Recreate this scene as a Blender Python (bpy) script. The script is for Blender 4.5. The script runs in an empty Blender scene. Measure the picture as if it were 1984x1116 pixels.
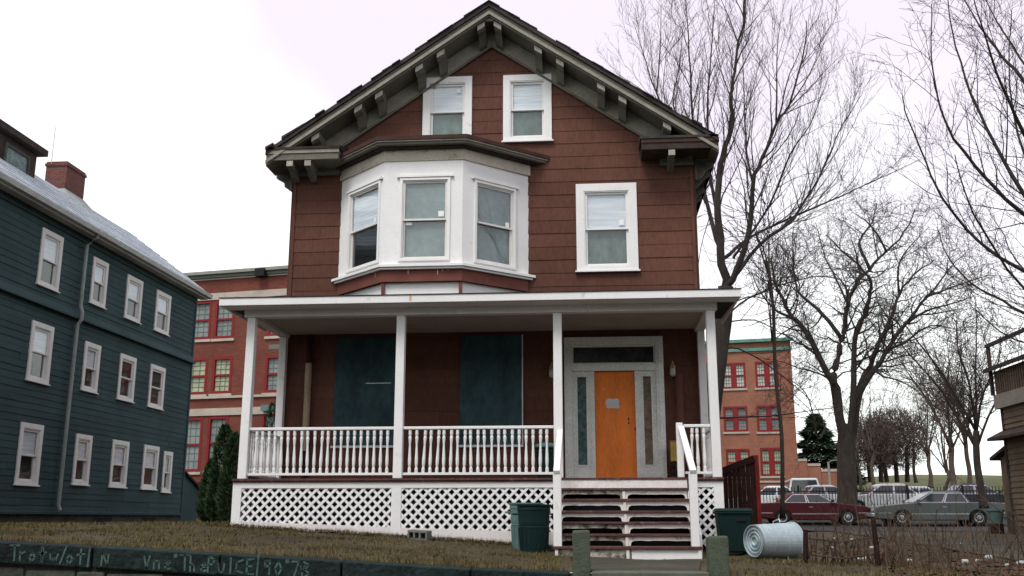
import bpy, bmesh, math, random
from mathutils import Vector, Matrix, noise
R = math.radians
rnd = random.Random(7)
scene = bpy.context.scene
COL = scene.collection

# ------------------------------------------------------------------ camera
FPX = 1929.0                      # focal length in photo pixels (1984 wide) = 35 mm lens
PITCH = math.atan(447 / 1929.0); YAW = R(4.7); CAM = Vector((0, -19.2, 0.75))
cam = bpy.data.cameras.new('camera'); camo = bpy.data.objects.new('camera', cam); COL.objects.link(camo)
camo.location = CAM; camo.rotation_euler = (R(90) + PITCH, 0, YAW)
cam.sensor_width = 36; cam.lens = 36 * FPX / 1984; cam.clip_start = 0.1; cam.clip_end = 2000
scene.camera = camo
# ------------------------------------------------------------------ sky, sun, exposure
SUN_EL, SUN_AZ = R(56), R(200)
world = bpy.data.worlds.new('World'); scene.world = world; world.use_nodes = True
wn, wl = world.node_tree.nodes, world.node_tree.links
wn.clear()
w_out = wn.new('ShaderNodeOutputWorld'); w_bg = wn.new('ShaderNodeBackground')
w_sky = wn.new('ShaderNodeTexSky'); w_sky.sky_type = 'NISHITA'; w_sky.sun_disc = False
w_sky.sun_elevation = SUN_EL; w_sky.sun_rotation = SUN_AZ
w_tc = wn.new('ShaderNodeTexCoord'); w_n = wn.new('ShaderNodeTexNoise')
w_n.inputs['Scale'].default_value = 1.6; w_n.inputs['Detail'].default_value = 4; w_n.inputs['Roughness'].default_value = .5
w_sep = wn.new('ShaderNodeSeparateXYZ')
w_add = wn.new('ShaderNodeMath'); w_add.operation = 'MULTIPLY_ADD'; w_add.inputs[1].default_value = .55
w_ramp = wn.new('ShaderNodeValToRGB')
e = w_ramp.color_ramp.elements
e[0].position = .59; e[0].color = (1, 1, 1, 1)
e[1].position = .84; e[1].color = (.65, .575, .67, 1)
w_mul = wn.new('ShaderNodeMix'); w_mul.data_type = 'RGBA'; w_mul.blend_type = 'MULTIPLY'; w_mul.inputs[0].default_value = 1
w_mul.inputs[7].default_value = (14.3, 14.9, 14.5, 1)
w_mix = wn.new('ShaderNodeMix'); w_mix.data_type = 'RGBA'; w_mix.inputs[0].default_value = .93
wl.new(w_tc.outputs['Generated'], w_n.inputs['Vector']); wl.new(w_tc.outputs['Generated'], w_sep.inputs[0])
wl.new(w_sep.outputs['Z'], w_add.inputs[0]); wl.new(w_n.outputs['Fac'], w_add.inputs[2])
wl.new(w_add.outputs[0], w_ramp.inputs['Fac']); wl.new(w_ramp.outputs['Color'], w_mul.inputs[6])
wl.new(w_sky.outputs['Color'], w_mix.inputs[6]); wl.new(w_mul.outputs[2], w_mix.inputs[7])
wl.new(w_mix.outputs[2], w_bg.inputs['Color']); wl.new(w_bg.outputs[0], w_out.inputs['Surface'])
w_bg.inputs['Strength'].default_value = 0.07
sun = bpy.data.lights.new('sun', 'SUN'); sun.energy = 1.5; sun.angle = R(22); sun.color = (1, .97, .93)
suno = bpy.data.objects.new('sun', sun); COL.objects.link(suno)
suno.rotation_euler = Vector((-math.sin(SUN_AZ) * math.cos(SUN_EL), -math.cos(SUN_AZ) * math.cos(SUN_EL), -math.sin(SUN_EL))).to_track_quat('-Z', 'Y').to_euler()
vs = scene.view_settings
vs.view_transform = 'Standard'; vs.look = 'None'; vs.gamma = 1; vs.exposure = 0.68; vs.use_curve_mapping = False
scene.cycles.max_bounces = 6; scene.cycles.diffuse_bounces = 2; scene.cycles.transparent_max_bounces = 12

# ------------------------------------------------------------------ geometry helpers
_fw = Vector((-math.sin(YAW) * math.cos(PITCH), math.cos(YAW) * math.cos(PITCH), math.sin(PITCH)))
_rt = Vector((math.cos(YAW), math.sin(YAW), 0)); _up = _rt.cross(_fw)
def ray(u, v): return _fw + _rt * ((u - 992) / FPX) + _up * ((558 - v) / FPX)
def at(u, v, y):                       # world point seen at photo pixel (u, v) that lies on the plane y
    d = ray(u, v); return CAM + d * ((y - CAM.y) / d.y)
def atx(u, v, x):
    d = ray(u, v); return CAM + d * ((x - CAM.x) / d.x)

class Frame:                           # a wall plane: s along it, z up, d outwards
    def __init__(self, o, sd, nd): self.o, self.s, self.n = Vector(o), Vector(sd).normalized(), Vector(nd).normalized()
    def __call__(self, s, z, d=0.0): return self.o + self.s * s + Vector((0, 0, z)) + self.n * d
    def hit(self, u, v, d=0.0):
        r = ray(u, v); o = self.o + self.n * d
        p = CAM + r * ((o - CAM).dot(self.n) / r.dot(self.n)) - self.o
        return p.dot(self.s), p.z
    def rect(self, u0, v0, u1, v1, d=0.0):   # mean rectangle from two opposite photo corners
        a, b = self.hit(u0, v0, d), self.hit(u1, v1, d)
        return min(a[0], b[0]), max(a[0], b[0]), min(a[1], b[1]), max(a[1], b[1])

ORG = {}
class MB:
    def __init__(self): self.v, self.f = [], []
    def poly(self, pts):
        n = len(self.v); self.v += [Vector(p) for p in pts]; self.f.append(list(range(n, n + len(pts))))
    def prism(self, a, b):             # two matching polygon loops
        n, k = len(self.v), len(a); self.v += [Vector(p) for p in a] + [Vector(p) for p in b]
        self.f.append(list(range(n, n + k))); self.f.append(list(range(n + 2 * k - 1, n + k - 1, -1)))
        for i in range(k):
            j = (i + 1) % k; self.f.append([n + j, n + i, n + k + i, n + k + j])
        return self
    def box(self, x0, x1, y0, y1, z0, z1):
        return self.prism([(x0, y0, z0), (x1, y0, z0), (x1, y1, z0), (x0, y1, z0)], [(x0, y0, z1), (x1, y0, z1), (x1, y1, z1), (x0, y1, z1)])
    def fbox(self, F, s0, s1, z0, z1, d0, d1):
        return self.prism([F(s0, z0, d0), F(s1, z0, d0), F(s1, z1, d0), F(s0, z1, d0)], [F(s0, z0, d1), F(s1, z0, d1), F(s1, z1, d1), F(s0, z1, d1)])
    def fprism(self, F, pts, d0, d1):
        return self.prism([F(s, z, d0) for s, z in pts], [F(s, z, d1) for s, z in pts])
    def ring(self, F, s0, s1, z0, z1, w, d0, d1, wb=None, wt=None):   # a rectangular frame, one piece
        wb = w if wb is None else wb; wt = w if wt is None else wt
        o = [(s0, z0), (s1, z0), (s1, z1), (s0, z1)]; i = [(s0 + w, z0 + wb), (s1 - w, z0 + wb), (s1 - w, z1 - wt), (s0 + w, z1 - wt)]
        n = len(self.v)
        for L, d in ((o, d0), (i, d0), (o, d1), (i, d1)): self.v += [F(s, z, d) for s, z in L]
        for k in range(4):
            j = (k + 1) % 4
            self.f += [[n + k, n + j, n + 4 + j, n + 4 + k], [n + 8 + j, n + 8 + k, n + 12 + k, n + 12 + j],
                       [n + j, n + k, n + 8 + k, n + 8 + j], [n + 4 + k, n + 4 + j, n + 12 + j, n + 12 + k]]
        return self
    def bar(self, a, b, w, h, up=(0, 0, 1)):    # a square bar between two points
        a, b = Vector(a), Vector(b); t = (b - a).normalized(); s = t.cross(Vector(up)).normalized() * (w / 2); u = s.cross(t).normalized() * (h / 2)
        return self.prism([a - s - u, a + s - u, a + s + u, a - s + u], [b - s - u, b + s - u, b + s + u, b - s + u])
    def tube(self, pts, rad, n=8, cap=True):
        pts = [Vector(p) for p in pts]; base = len(self.v); up = Vector((.31, .17, .93))
        for i, p in enumerate(pts):
            t = (pts[min(i + 1, len(pts) - 1)] - pts[max(i - 1, 0)]).normalized()
            s = t.cross(up)
            s = s.normalized() if s.length > 1e-3 else Vector((1, 0, 0)); w = s.cross(t)
            for k in range(n):
                a = 2 * math.pi * k / n; self.v.append(p + (s * math.cos(a) + w * math.sin(a)) * rad[i])
        for i in range(len(pts) - 1):
            for k in range(n):
                a, b = base + i * n + k, base + i * n + (k + 1) % n; self.f.append([a, b, b + n, a + n])
        if cap:
            self.f.append([base + k for k in range(n)][::-1]); self.f.append([base + (len(pts) - 1) * n + k for k in range(n)])
        return self
    def lathe(self, prof, n=16, c=(0, 0, 0), sx=1, sy=1):
        base = len(self.v); c = Vector(c)
        for r, z in prof:
            for k in range(n):
                a = 2 * math.pi * k / n; self.v.append(c + Vector((r * sx * math.cos(a), r * sy * math.sin(a), z)))
        for i in range(len(prof) - 1):
            for k in range(n):
                a, b = base + i * n + k, base + i * n + (k + 1) % n; self.f.append([a, b, b + n, a + n])
        self.f.append([base + k for k in range(n)][::-1]); self.f.append([base + (len(prof) - 1) * n + k for k in range(n)])
        return self
    def mesh(self, name, mat, org=None, smooth=False, weld=False, fix=True):
        me = bpy.data.meshes.new(name)
        org = org or Vector()
        me.from_pydata([tuple(p - org) for p in self.v], [], self.f)
        if weld or fix:
            bm = bmesh.new(); bm.from_mesh(me)
            if weld: bmesh.ops.remove_doubles(bm, verts=bm.verts, dist=5e-4)
            bmesh.ops.recalc_face_normals(bm, faces=bm.faces); bm.to_mesh(me); bm.free()
        if smooth: me.polygons.foreach_set('use_smooth', [True] * len(me.polygons))
        if mat: me.materials.append(mat)
        return me
    def build(self, name, mat, parent=None, smooth=False, weld=False, fix=True, bevel=0):
        org = ORG.get(parent.name, Vector()) if parent else Vector()
        o = bpy.data.objects.new(name, self.mesh(name, mat, org, smooth, weld, fix)); COL.objects.link(o)
        if parent: o.parent = parent; ORG[o.name] = org
        if bevel:
            m = o.modifiers.new('edge', 'BEVEL'); m.width = bevel; m.segments = 2; m.limit_method = 'ANGLE'
        return o
def tag(o, label=None, cat=None, group=None, kind=None):
    for k, v in (('label', label), ('category', cat), ('group', group), ('kind', kind)):
        if v: o[k] = v
    return o
def thing(name, label, cat, loc=(0, 0, 0), rz=0.0, group=None, local=False):
    o = bpy.data.objects.new(name, None); COL.objects.link(o); o.location = loc; o.rotation_euler = (0, 0, rz)
    o.empty_display_size = .2
    ORG[o.name] = Vector() if local else Vector(loc)
    return tag(o, label, cat, group)
def inst(name, me, parent, loc=(0, 0, 0), rot=(0, 0, 0)):   # a piece that shares mesh data; loc is a world point
    o = bpy.data.objects.new(name, me); COL.objects.link(o); org = ORG.get(parent.name, Vector())
    o.parent = parent; o.location = Vector(loc) - org; o.rotation_euler = rot; ORG[o.name] = org
    return o
def clip_poly(p, planes):              # keep a*s + b*z <= c
    for a, b, c in planes:
        q = []
        for i in range(len(p)):
            P, Q = p[i], p[(i + 1) % len(p)]
            dP, dQ = a * P[0] + b * P[1] - c, a * Q[0] + b * Q[1] - c
            if dP <= 0: q.append(P)
            if dP * dQ < 0:
                t = dP / (dP - dQ); q.append((P[0] + (Q[0] - P[0]) * t, P[1] + (Q[1] - P[1]) * t))
        p = q
        if len(p) < 3: return []
    return p
def sub_rects(r, holes):
    out = [r]
    for h in holes:
        nx = []
        for a0, a1, b0, b1 in out:
            c0, c1, e0, e1 = max(a0, h[0]), min(a1, h[1]), max(b0, h[2]), min(b1, h[3])
            if c0 >= c1 or e0 >= e1: nx.append((a0, a1, b0, b1)); continue
            if a0 < c0: nx.append((a0, c0, b0, b1))
            if c1 < a1: nx.append((c1, a1, b0, b1))
            if b0 < e0: nx.append((c0, c1, b0, e0))
            if e1 < b1: nx.append((c0, c1, e1, b1))
        out = nx
    return [q for q in out if q[1] - q[0] > .004 and q[3] - q[2] > .004]
def wall_sheet(F, s0, s1, z0, z1, holes, name, mat, parent, planes=(), d=0.0):
    ss = sorted({s0, s1, *[h[0] for h in holes if s0 < h[0] < s1], *[h[1] for h in holes if s0 < h[1] < s1]})
    zz = sorted({z0, z1, *[h[2] for h in holes if z0 < h[2] < z1], *[h[3] for h in holes if z0 < h[3] < z1]})
    m = MB()
    for i in range(len(ss) - 1):
        for j in range(len(zz) - 1):
            cs, cz = (ss[i] + ss[i + 1]) / 2, (zz[j] + zz[j + 1]) / 2
            if any(h[0] < cs < h[1] and h[2] < cz < h[3] for h in holes): continue
            p = clip_poly([(ss[i], zz[j]), (ss[i + 1], zz[j]), (ss[i + 1], zz[j + 1]), (ss[i], zz[j + 1])], planes)
            if p: m.poly([F(s, z, d) for s, z in p])
    return m.build(name, mat, parent, weld=True, fix=False)
def siding(F, s0, s1, z0, z1, holes, course, mat, parent, planes=(), name='siding_board', lo=.03, hi=.012, lens=(2.2, 4.5), seed=1, step=None, jit=.004):
    rg = random.Random(seed); z = z0; out = []
    while z < z1 - .02:
        zt = min(z + course, z1); s = s0; first = True
        while s < s1 - .01:
            L = rg.uniform(*lens); L = L * rg.uniform(.3, 1) if first else L; first = False
            e = s + L
            if s1 - e < .5: e = s1
            j = rg.uniform(-jit, jit); dz = rg.uniform(-.004, .004); tl = rg.uniform(-.003, .003)
            for a0, a1, b0, b1 in sub_rects((s + .002, e - .002, z, zt), holes):
                p = clip_poly([(a0, b0), (a1, b0), (a1, b1), (a0, b1)], planes)
                if len(p) < 3: continue
                D = lambda zq: max(lo + (hi - lo) * (zq - z) / course + j, .005)
                off = lambda sq, zq: zq + (dz + tl * (sq - s) if abs(zq - z) < 1e-6 else 0)
                out.append(MB().prism([F(a, off(a, b), -.004) for a, b in p], [F(a, off(a, b), D(b)) for a, b in p]).build(name, mat, parent))
            s = e
        z = zt
    return out

# ------------------------------------------------------------------ materials
def _n(nt, t, **kw):
    n = nt.nodes.new(t)
    for k, v in kw.items():
        if hasattr(n, k): setattr(n, k, v)
        else: n.inputs[k].default_value = v
    return n
def mat(name, col, rough=.8, var=.15, scale=3.0, grain=.10, gscale=45.0, bump=.15, bscale=60.0, dirt=None, dirt_amt=.5, dirt_scale=6.0, stretch=(1, 1, 1),
        objvar=.0, spec=.16, metal=0.0, coat=0.0, bdist=.01):
    m = bpy.data.materials.new(name); m.use_nodes = True; nt = m.node_tree; L = nt.links.new
    b = nt.nodes['Principled BSDF']; b.inputs['Roughness'].default_value = rough; b.inputs['Metallic'].default_value = metal
    b.inputs['Specular IOR Level'].default_value = spec
    if coat: b.inputs['Coat Weight'].default_value = coat; b.inputs['Coat Roughness'].default_value = .12
    tc = _n(nt, 'ShaderNodeTexCoord'); mp = _n(nt, 'ShaderNodeMapping'); mp.inputs['Scale'].default_value = stretch
    L(tc.outputs['Object'], mp.inputs['Vector'])
    n1 = _n(nt, 'ShaderNodeTexNoise', Scale=scale, Detail=5.0, Roughness=.6); L(mp.outputs[0], n1.inputs['Vector'])
    n2 = _n(nt, 'ShaderNodeTexNoise', Scale=gscale, Detail=3.0); L(mp.outputs[0], n2.inputs['Vector'])
    def scaled(k): return (min(col[0] * k, 1), min(col[1] * k, 1), min(col[2] * k, 1), 1)
    r1 = _n(nt, 'ShaderNodeValToRGB'); r1.color_ramp.elements[0].position = .28; r1.color_ramp.elements[1].position = .72
    r1.color_ramp.elements[0].color = scaled(1 - var); r1.color_ramp.elements[1].color = scaled(1 + var); L(n1.outputs['Fac'], r1.inputs['Fac'])
    g = _n(nt, 'ShaderNodeMapRange'); g.inputs['From Min'].default_value = .25; g.inputs['From Max'].default_value = .75
    g.inputs['To Min'].default_value = 1 - grain; g.inputs['To Max'].default_value = 1 + grain; L(n2.outputs['Fac'], g.inputs['Value'])
    val = g.outputs[0]
    if objvar:
        oi = _n(nt, 'ShaderNodeObjectInfo'); mr = _n(nt, 'ShaderNodeMapRange'); mr.inputs['To Min'].default_value = 1 - objvar; mr.inputs['To Max'].default_value = 1 + objvar
        L(oi.outputs['Random'], mr.inputs['Value']); mm = _n(nt, 'ShaderNodeMath', operation='MULTIPLY'); L(val, mm.inputs[0]); L(mr.outputs[0], mm.inputs[1]); val = mm.outputs[0]
    mx = _n(nt, 'ShaderNodeVectorMath', operation='SCALE'); L(r1.outputs['Color'], mx.inputs[0]); L(val, mx.inputs['Scale'])
    c = mx.outputs[0]
    if dirt:
        n3 = _n(nt, 'ShaderNodeTexNoise', Scale=dirt_scale, Detail=7.0, Roughness=.68); L(mp.outputs[0], n3.inputs['Vector'])
        r3 = _n(nt, 'ShaderNodeMapRange'); r3.inputs['From Min'].default_value = .72 - .38 * dirt_amt; r3.inputs['From Max'].default_value = .84 - .30 * dirt_amt
        L(n3.outputs['Fac'], r3.inputs['Value'])
        mc = _n(nt, 'ShaderNodeMix', data_type='RGBA'); L(r3.outputs[0], mc.inputs[0]); L(c, mc.inputs[6]); mc.inputs[7].default_value = (*dirt, 1); c = mc.outputs[2]
    L(c, b.inputs['Base Color'])
    if bump:
        n4 = _n(nt, 'ShaderNodeTexNoise', Scale=bscale, Detail=4.0); L(mp.outputs[0], n4.inputs['Vector'])
        bp = _n(nt, 'ShaderNodeBump', Strength=bump, Distance=bdist); L(n4.outputs['Fac'], bp.inputs['Height']); L(bp.outputs[0], b.inputs['Normal'])
    return m
def brick_mat(name, c1, c2, mortar, sc=1.0, bw=.22, bh=.075):
    m = bpy.data.materials.new(name); m.use_nodes = True; nt = m.node_tree; L = nt.links.new; b = nt.nodes['Principled BSDF']
    b.inputs['Roughness'].default_value = .9; b.inputs['Specular IOR Level'].default_value = .15
    tc = _n(nt, 'ShaderNodeTexCoord'); sp = _n(nt, 'ShaderNodeSeparateXYZ'); cb = _n(nt, 'ShaderNodeCombineXYZ'); ad = _n(nt, 'ShaderNodeMath', operation='ADD')
    L(tc.outputs['Object'], sp.inputs[0]); L(sp.outputs['X'], ad.inputs[0]); L(sp.outputs['Y'], ad.inputs[1]); L(ad.outputs[0], cb.inputs['X']); L(sp.outputs['Z'], cb.inputs['Y'])
    br = _n(nt, 'ShaderNodeTexBrick'); br.inputs['Scale'].default_value = sc; br.inputs['Brick Width'].default_value = bw; br.inputs['Row Height'].default_value = bh
    br.inputs['Mortar Size'].default_value = .008; br.inputs['Color1'].default_value = (*c1, 1); br.inputs['Color2'].default_value = (*c2, 1); br.inputs['Mortar'].default_value = (*mortar, 1)
    L(cb.outputs[0], br.inputs['Vector'])
    n = _n(nt, 'ShaderNodeTexNoise', Scale=.8, Detail=5.0); L(tc.outputs['Object'], n.inputs['Vector'])
    mr = _n(nt, 'ShaderNodeMapRange'); mr.inputs['To Min'].default_value = .7; mr.inputs['To Max'].default_value = 1.3; L(n.outputs['Fac'], mr.inputs['Value'])
    mx = _n(nt, 'ShaderNodeVectorMath', operation='SCALE'); L(br.outputs['Color'], mx.inputs[0]); L(mr.outputs[0], mx.inputs['Scale']); L(mx.outputs[0], b.inputs['Base Color'])
    return m
def glass_mat(name, tint=(.92, .94, .94), base=.06):
    m = bpy.data.materials.new(name); m.use_nodes = True; nt = m.node_tree; nt.nodes.clear(); L = nt.links.new
    out = _n(nt, 'ShaderNodeOutputMaterial'); mix = _n(nt, 'ShaderNodeMixShader'); tr = _n(nt, 'ShaderNodeBsdfTransparent'); gl = _n(nt, 'ShaderNodeBsdfGlossy')
    tr.inputs['Color'].default_value = (*tint, 1); gl.inputs['Roughness'].default_value = .03; gl.inputs['Color'].default_value = (.9, .95, .95, 1)
    fr = _n(nt, 'ShaderNodeFresnel', IOR=1.36); ma = _n(nt, 'ShaderNodeMath', operation='ADD'); ma.inputs[1].default_value = base
    tc = _n(nt, 'ShaderNodeTexCoord'); nz = _n(nt, 'ShaderNodeTexNoise', Scale=1.3, Detail=1.0); bp = _n(nt, 'ShaderNodeBump', Strength=.12, Distance=.02)
    L(tc.outputs['Object'], nz.inputs['Vector']); L(nz.outputs['Fac'], bp.inputs['Height']); L(bp.outputs[0], gl.inputs['Normal'])
    ge = _n(nt, 'ShaderNodeNewGeometry'); iv = _n(nt, 'ShaderNodeMath', operation='SUBTRACT'); iv.inputs[0].default_value = 1; L(ge.outputs['Backfacing'], iv.inputs[1])
    fm = _n(nt, 'ShaderNodeMath', operation='MULTIPLY'); L(ma.outputs[0], fm.inputs[0]); L(iv.outputs[0], fm.inputs[1])
    L(fr.outputs[0], ma.inputs[0]); L(fm.outputs[0], mix.inputs[0]); L(tr.outputs[0], mix.inputs[1]); L(gl.outputs[0], mix.inputs[2]); L(mix.outputs[0], out.inputs['Surface'])
    return m
X = {}
X['brown'] = mat('brown_siding_paint', (.110, .048, .033), .75, .22, .9, .18, 22, .25, 25, stretch=(1, 1, .35), objvar=.11, dirt=(.16, .10, .08), dirt_amt=.1, dirt_scale=9)
X['brown_trim'] = mat('brown_trim_paint', (.16, .06, .045), .75, .2, 3, .1, 30, .2, 40, dirt=(.30, .22, .18), dirt_amt=.2, dirt_scale=14)
X['white'] = mat('white_house_paint', (.79, .80, .78), .6, .05, 2, .04, 30, .08, 50, dirt=(.50, .48, .42), dirt_amt=.24, dirt_scale=4)
X['white_soft'] = mat('old_white_paint', (.72, .70, .67), .65, .07, 2, .06, 30, .12, 50, dirt=(.38, .33, .27), dirt_amt=.28, dirt_scale=7)
X['cream_dirty'] = mat('stained_cream_paint', (.50, .46, .38), .75, .2, 2, .1, 20, .2, 40, dirt=(.22, .17, .11), dirt_amt=.4, dirt_scale=4)
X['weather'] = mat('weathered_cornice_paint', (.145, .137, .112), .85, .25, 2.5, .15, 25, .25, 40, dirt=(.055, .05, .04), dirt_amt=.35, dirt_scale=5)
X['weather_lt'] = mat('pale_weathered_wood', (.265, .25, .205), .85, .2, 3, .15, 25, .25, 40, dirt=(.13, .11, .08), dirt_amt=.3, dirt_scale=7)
X['bracket_pale'] = mat('pale_bracket_face', (.36, .335, .29), .85, .2, 3, .15, 25, .25, 40, dirt=(.15, .12, .09), dirt_amt=.25, dirt_scale=7)
X['dark_trim'] = mat('dark_rotten_trim', (.045, .035, .03), .9, .35, 4, .2, 30, .35, 30, dirt=(.14, .11, .08), dirt_amt=.15, dirt_scale=8)
X['brown_edge'] = mat('dark_brown_drip_edge', (.06, .032, .025), .8, .3, 4, .15, 30, .3, 30)
X['shingle_dark'] = mat('dark_asphalt_shingle', (.05, .045, .042), .95, .3, 5, .3, 60, .5, 40)
X['shingle_blue'] = mat('slate_grey_roofing', (.40, .45, .49), .85, .22, 2.2, .25, 22, .3, 18, dirt=(.20, .24, .26), dirt_amt=.3, dirt_scale=3)
X['ceiling'] = mat('porch_ceiling_paint', (.38, .35, .30), .8, .12, 1.5, .08, 20, .1, 30, dirt=(.30, .25, .19), dirt_amt=.25, dirt_scale=3)
X['tread'] = mat('maroon_floor_paint', (.095, .046, .041), .7, .3, 4, .2, 30, .25, 30, dirt=(.19, .17, .14), dirt_amt=.42, dirt_scale=9)
X['riser'] = mat('peeling_white_riser', (.74, .72, .67), .75, .12, 3, .1, 30, .25, 40, dirt=(.14, .12, .08), dirt_amt=.38, dirt_scale=5)
X['riser_worn'] = mat('badly_peeled_riser', (.50, .48, .41), .8, .2, 4, .2, 30, .35, 40, dirt=(.055, .052, .032), dirt_amt=.80, dirt_scale=6)
X['plywood_teal'] = mat('blue_grey_painted_plywood', (.030, .066, .075), .6, .5, 2.2, .25, 14, .2, 12, dirt=(.03, .04, .05), dirt_amt=.4, dirt_scale=3.5, stretch=(1, 1, .6))
X['orange'] = mat('orange_plywood_door', (.84, .235, .050), .7, .16, 1.6, .10, 18, .12, 30, dirt=(.62, .155, .03), dirt_amt=.28, dirt_scale=4, stretch=(2, 1, .5))
X['doorframe'] = mat('grey_weathered_door_frame', (.76, .79, .74), .8, .1, 3, .15, 25, .3, 35, dirt=(.42, .44, .39), dirt_amt=.27, dirt_scale=12)
X['sidelight'] = mat('grimy_sidelight_glass', (.10, .16, .15), .35, .5, 6, .3, 20, .25, 14, dirt=(.035, .05, .055), dirt_amt=.5, dirt_scale=8)
X['sidelight_b'] = mat('grimy_sidelight_tan', (.22, .17, .12), .45, .4, 6, .3, 20, .25, 14, dirt=(.09, .10, .08), dirt_amt=.45, dirt_scale=8)
X['transom'] = mat('dark_transom_glass', (.035, .035, .038), .2, .5, 4, .2, 15, .1, 14, dirt=(.10, .07, .055), dirt_amt=.3, dirt_scale=3)
X['rust_stain'] = mat('rust_stain', (.62, .42, .22), .7, .2, 20, .1, 60, 0)
X['paper'] = mat('grey_paper', (.62, .62, .64), .9, .08, 8, .06, 60, .1, 30)
X['screen'] = mat('window_screen_mesh', (.12, .165, .15), .85, .38, 3.5, .25, 12, .1, 150, stretch=(1, 1, .5))
X['bay_reflection'] = mat('painted_sky_reflection', (.25, .30, .30), .8, .18, 1.5, .12, 9, .1, 150)  # grey-green sheet colour painted for sky reflected in the bay panes
X['blind'] = mat('pale_window_blind', (.82, .84, .90), .8, .08, 1.5, .16, 3.0, .1, 30, stretch=(.4, .4, 11))
X['dark_room'] = mat('dark_interior', (.018, .02, .022), .9, .3, 2, .1, 20, 0)  # near-black colour standing for shade in rooms, under the porch and stairs
X['glass'] = glass_mat('window_glass'); X['glass_car'] = glass_mat('car_glass', (.42, .46, .46), .12)
X['sticker'] = mat('white_sticker', (.85, .85, .85), .7, .02, 5, .02, 40, 0)
X['teal_siding'] = mat('blue_grey_siding_paint', (.036, .068, .071), .8, .2, .8, .14, 20, .2, 25, objvar=.10, stretch=(1, 1, 1), dirt=(.03, .08, .077), dirt_amt=.22, dirt_scale=2)
X['white_win'] = mat('white_window_paint', (.70, .71, .68), .65, .06, 3, .05, 30, .1, 40, dirt=(.45, .45, .42), dirt_amt=.15)
X['gutter'] = mat('grey_gutter_metal', (.42, .45, .42), .6, .15, 3, .1, 30, .1, 30)
X['pipe'] = mat('grey_green_downpipe', (.27, .31, .29), .6, .2, 3, .1, 30, .1, 30)
X['pipe_tan'] = mat('tan_downpipe', (.36, .28, .19), .7, .2, 3, .15, 30, .15, 30, dirt=(.16, .10, .07), dirt_amt=.3)
X['stone_dark'] = mat('dark_foundation_stone', (.060, .060, .053), .9, .35, 3, .25, 25, .4, 20)
X['chimney'] = brick_mat('chimney_brick', (.15, .05, .042), (.10, .036, .032), (.10, .085, .075))
X['brick_red'] = brick_mat('red_school_brick', (.175, .048, .032), (.125, .034, .024), (.14, .075, .058))
X['brick_tan'] = brick_mat('orange_school_brick', (.29, .115, .070), (.23, .09, .055), (.24, .15, .11))
X['limestone'] = mat('limestone_band', (.40, .36, .30), .85, .15, 1, .1, 12, .1, 15, dirt=(.25, .22, .17), dirt_amt=.2, dirt_scale=1)
X['red_frame'] = mat('red_window_frame', (.19, .018, .020), .6, .12, 2, .08, 20, .05, 30)
X['copper'] = mat('green_copper_cornice', (.10, .22, .18), .7, .25, 1.5, .15, 15, .1, 20)
X['cornice_grey'] = mat('grey_green_cornice', (.22, .24, .20), .8, .2, 1.5, .1, 15, .1, 20)
X['sch_blind'] = mat('school_window_blind', (.36, .40, .26), .8, .25, 2, .15, 8, .05, 10)
X['sch_grey'] = mat('school_window_grey', (.20, .24, .23), .5, .25, 1, .12, 8, .05, 10)
X['sch_bright'] = mat('school_window_pale', (.48, .50, .46), .5, .2, 1, .12, 8, .05, 10)
X['muntin'] = mat('grey_muntin', (.13, .14, .13), .7, .1, 2, .1, 20, 0)
X['tan_clap'] = mat('tan_clapboard_paint', (.145, .110, .075), .85, .18, 1.5, .15, 20, .2, 30, objvar=.12)
X['bark'] = mat('grey_brown_bark', (.040, .034, .029), .95, .35, 6, .3, 30, .6, 22, stretch=(1, 1, .25), bdist=.03)
X['bark_twig'] = mat('dark_twig_bark', (.055, .047, .042), .95, .25, 3, .15, 20, 0)
X['bark_far'] = mat('brown_far_bark', (.085, .066, .055), .95, .3, 3, .15, 20, 0)
X['arbor'] = mat('dark_green_arborvitae', (.030, .060, .024), .7, .45, 3, .4, 15, 0)
X['pine'] = mat('dark_pine_needles', (.048, .088, .050), .8, .4, 2, .3, 10, 0)
X['grass'] = mat('dry_winter_grass', (.108, .091, .036), .95, .5, .9, .4, 6, 0, dirt=(.055, .066, .028), dirt_amt=.35, dirt_scale=1.1)
X['hill_grass'] = mat('olive_hill_grass', (.085, .092, .042), .95, .3, .12, .2, 1.5, .3, 3)
X['soil'] = mat('dry_lawn_soil', (.062, .050, .030), .95, .4, .8, .35, 18, .5, 14, dirt=(.034, .029, .02), dirt_amt=.4, dirt_scale=1.6, bdist=.04)
X['asphalt'] = mat('worn_asphalt', (.036, .036, .034), .9, .2, 1, .25, 60, .3, 80)
X['dirt_drive'] = mat('dirty_driveway', (.055, .053, .038), .95, .35, 1.2, .3, 25, .4, 20, dirt=(.05, .045, .032), dirt_amt=.4, dirt_scale=2)
X['concrete'] = mat('old_mossy_concrete', (.10, .11, .085), .9, .2, 2, .15, 30, .3, 30, dirt=(.07, .085, .06), dirt_amt=.45, dirt_scale=4)
X['granite'] = mat('mossy_granite', (.080, .095, .068), .9, .25, 3, .3, 70, .5, 30, dirt=(.045, .066, .04), dirt_amt=.45, dirt_scale=3, bdist=.02)
X['cap_stone'] = mat('black_green_cap_stone', (.011, .020, .019), .85, .45, 4, .35, 30, .9, 12, objvar=.2, dirt=(.022, .037, .029), dirt_amt=.33, dirt_scale=5, bdist=.04)
X['wall_stone'] = mat('mossy_wall_stone', (.055, .062, .05), .9, .4, 3, .3, 40, .6, 16, objvar=.3, dirt=(.085, .12, .08), dirt_amt=.4, dirt_scale=4, bdist=.03)
X['chalk'] = mat('faded_chalk_paint', (.068, .12, .10), .9, .2, 8, .25, 40, 0, dirt=(.035, .05, .046), dirt_amt=.62, dirt_scale=11)
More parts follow.
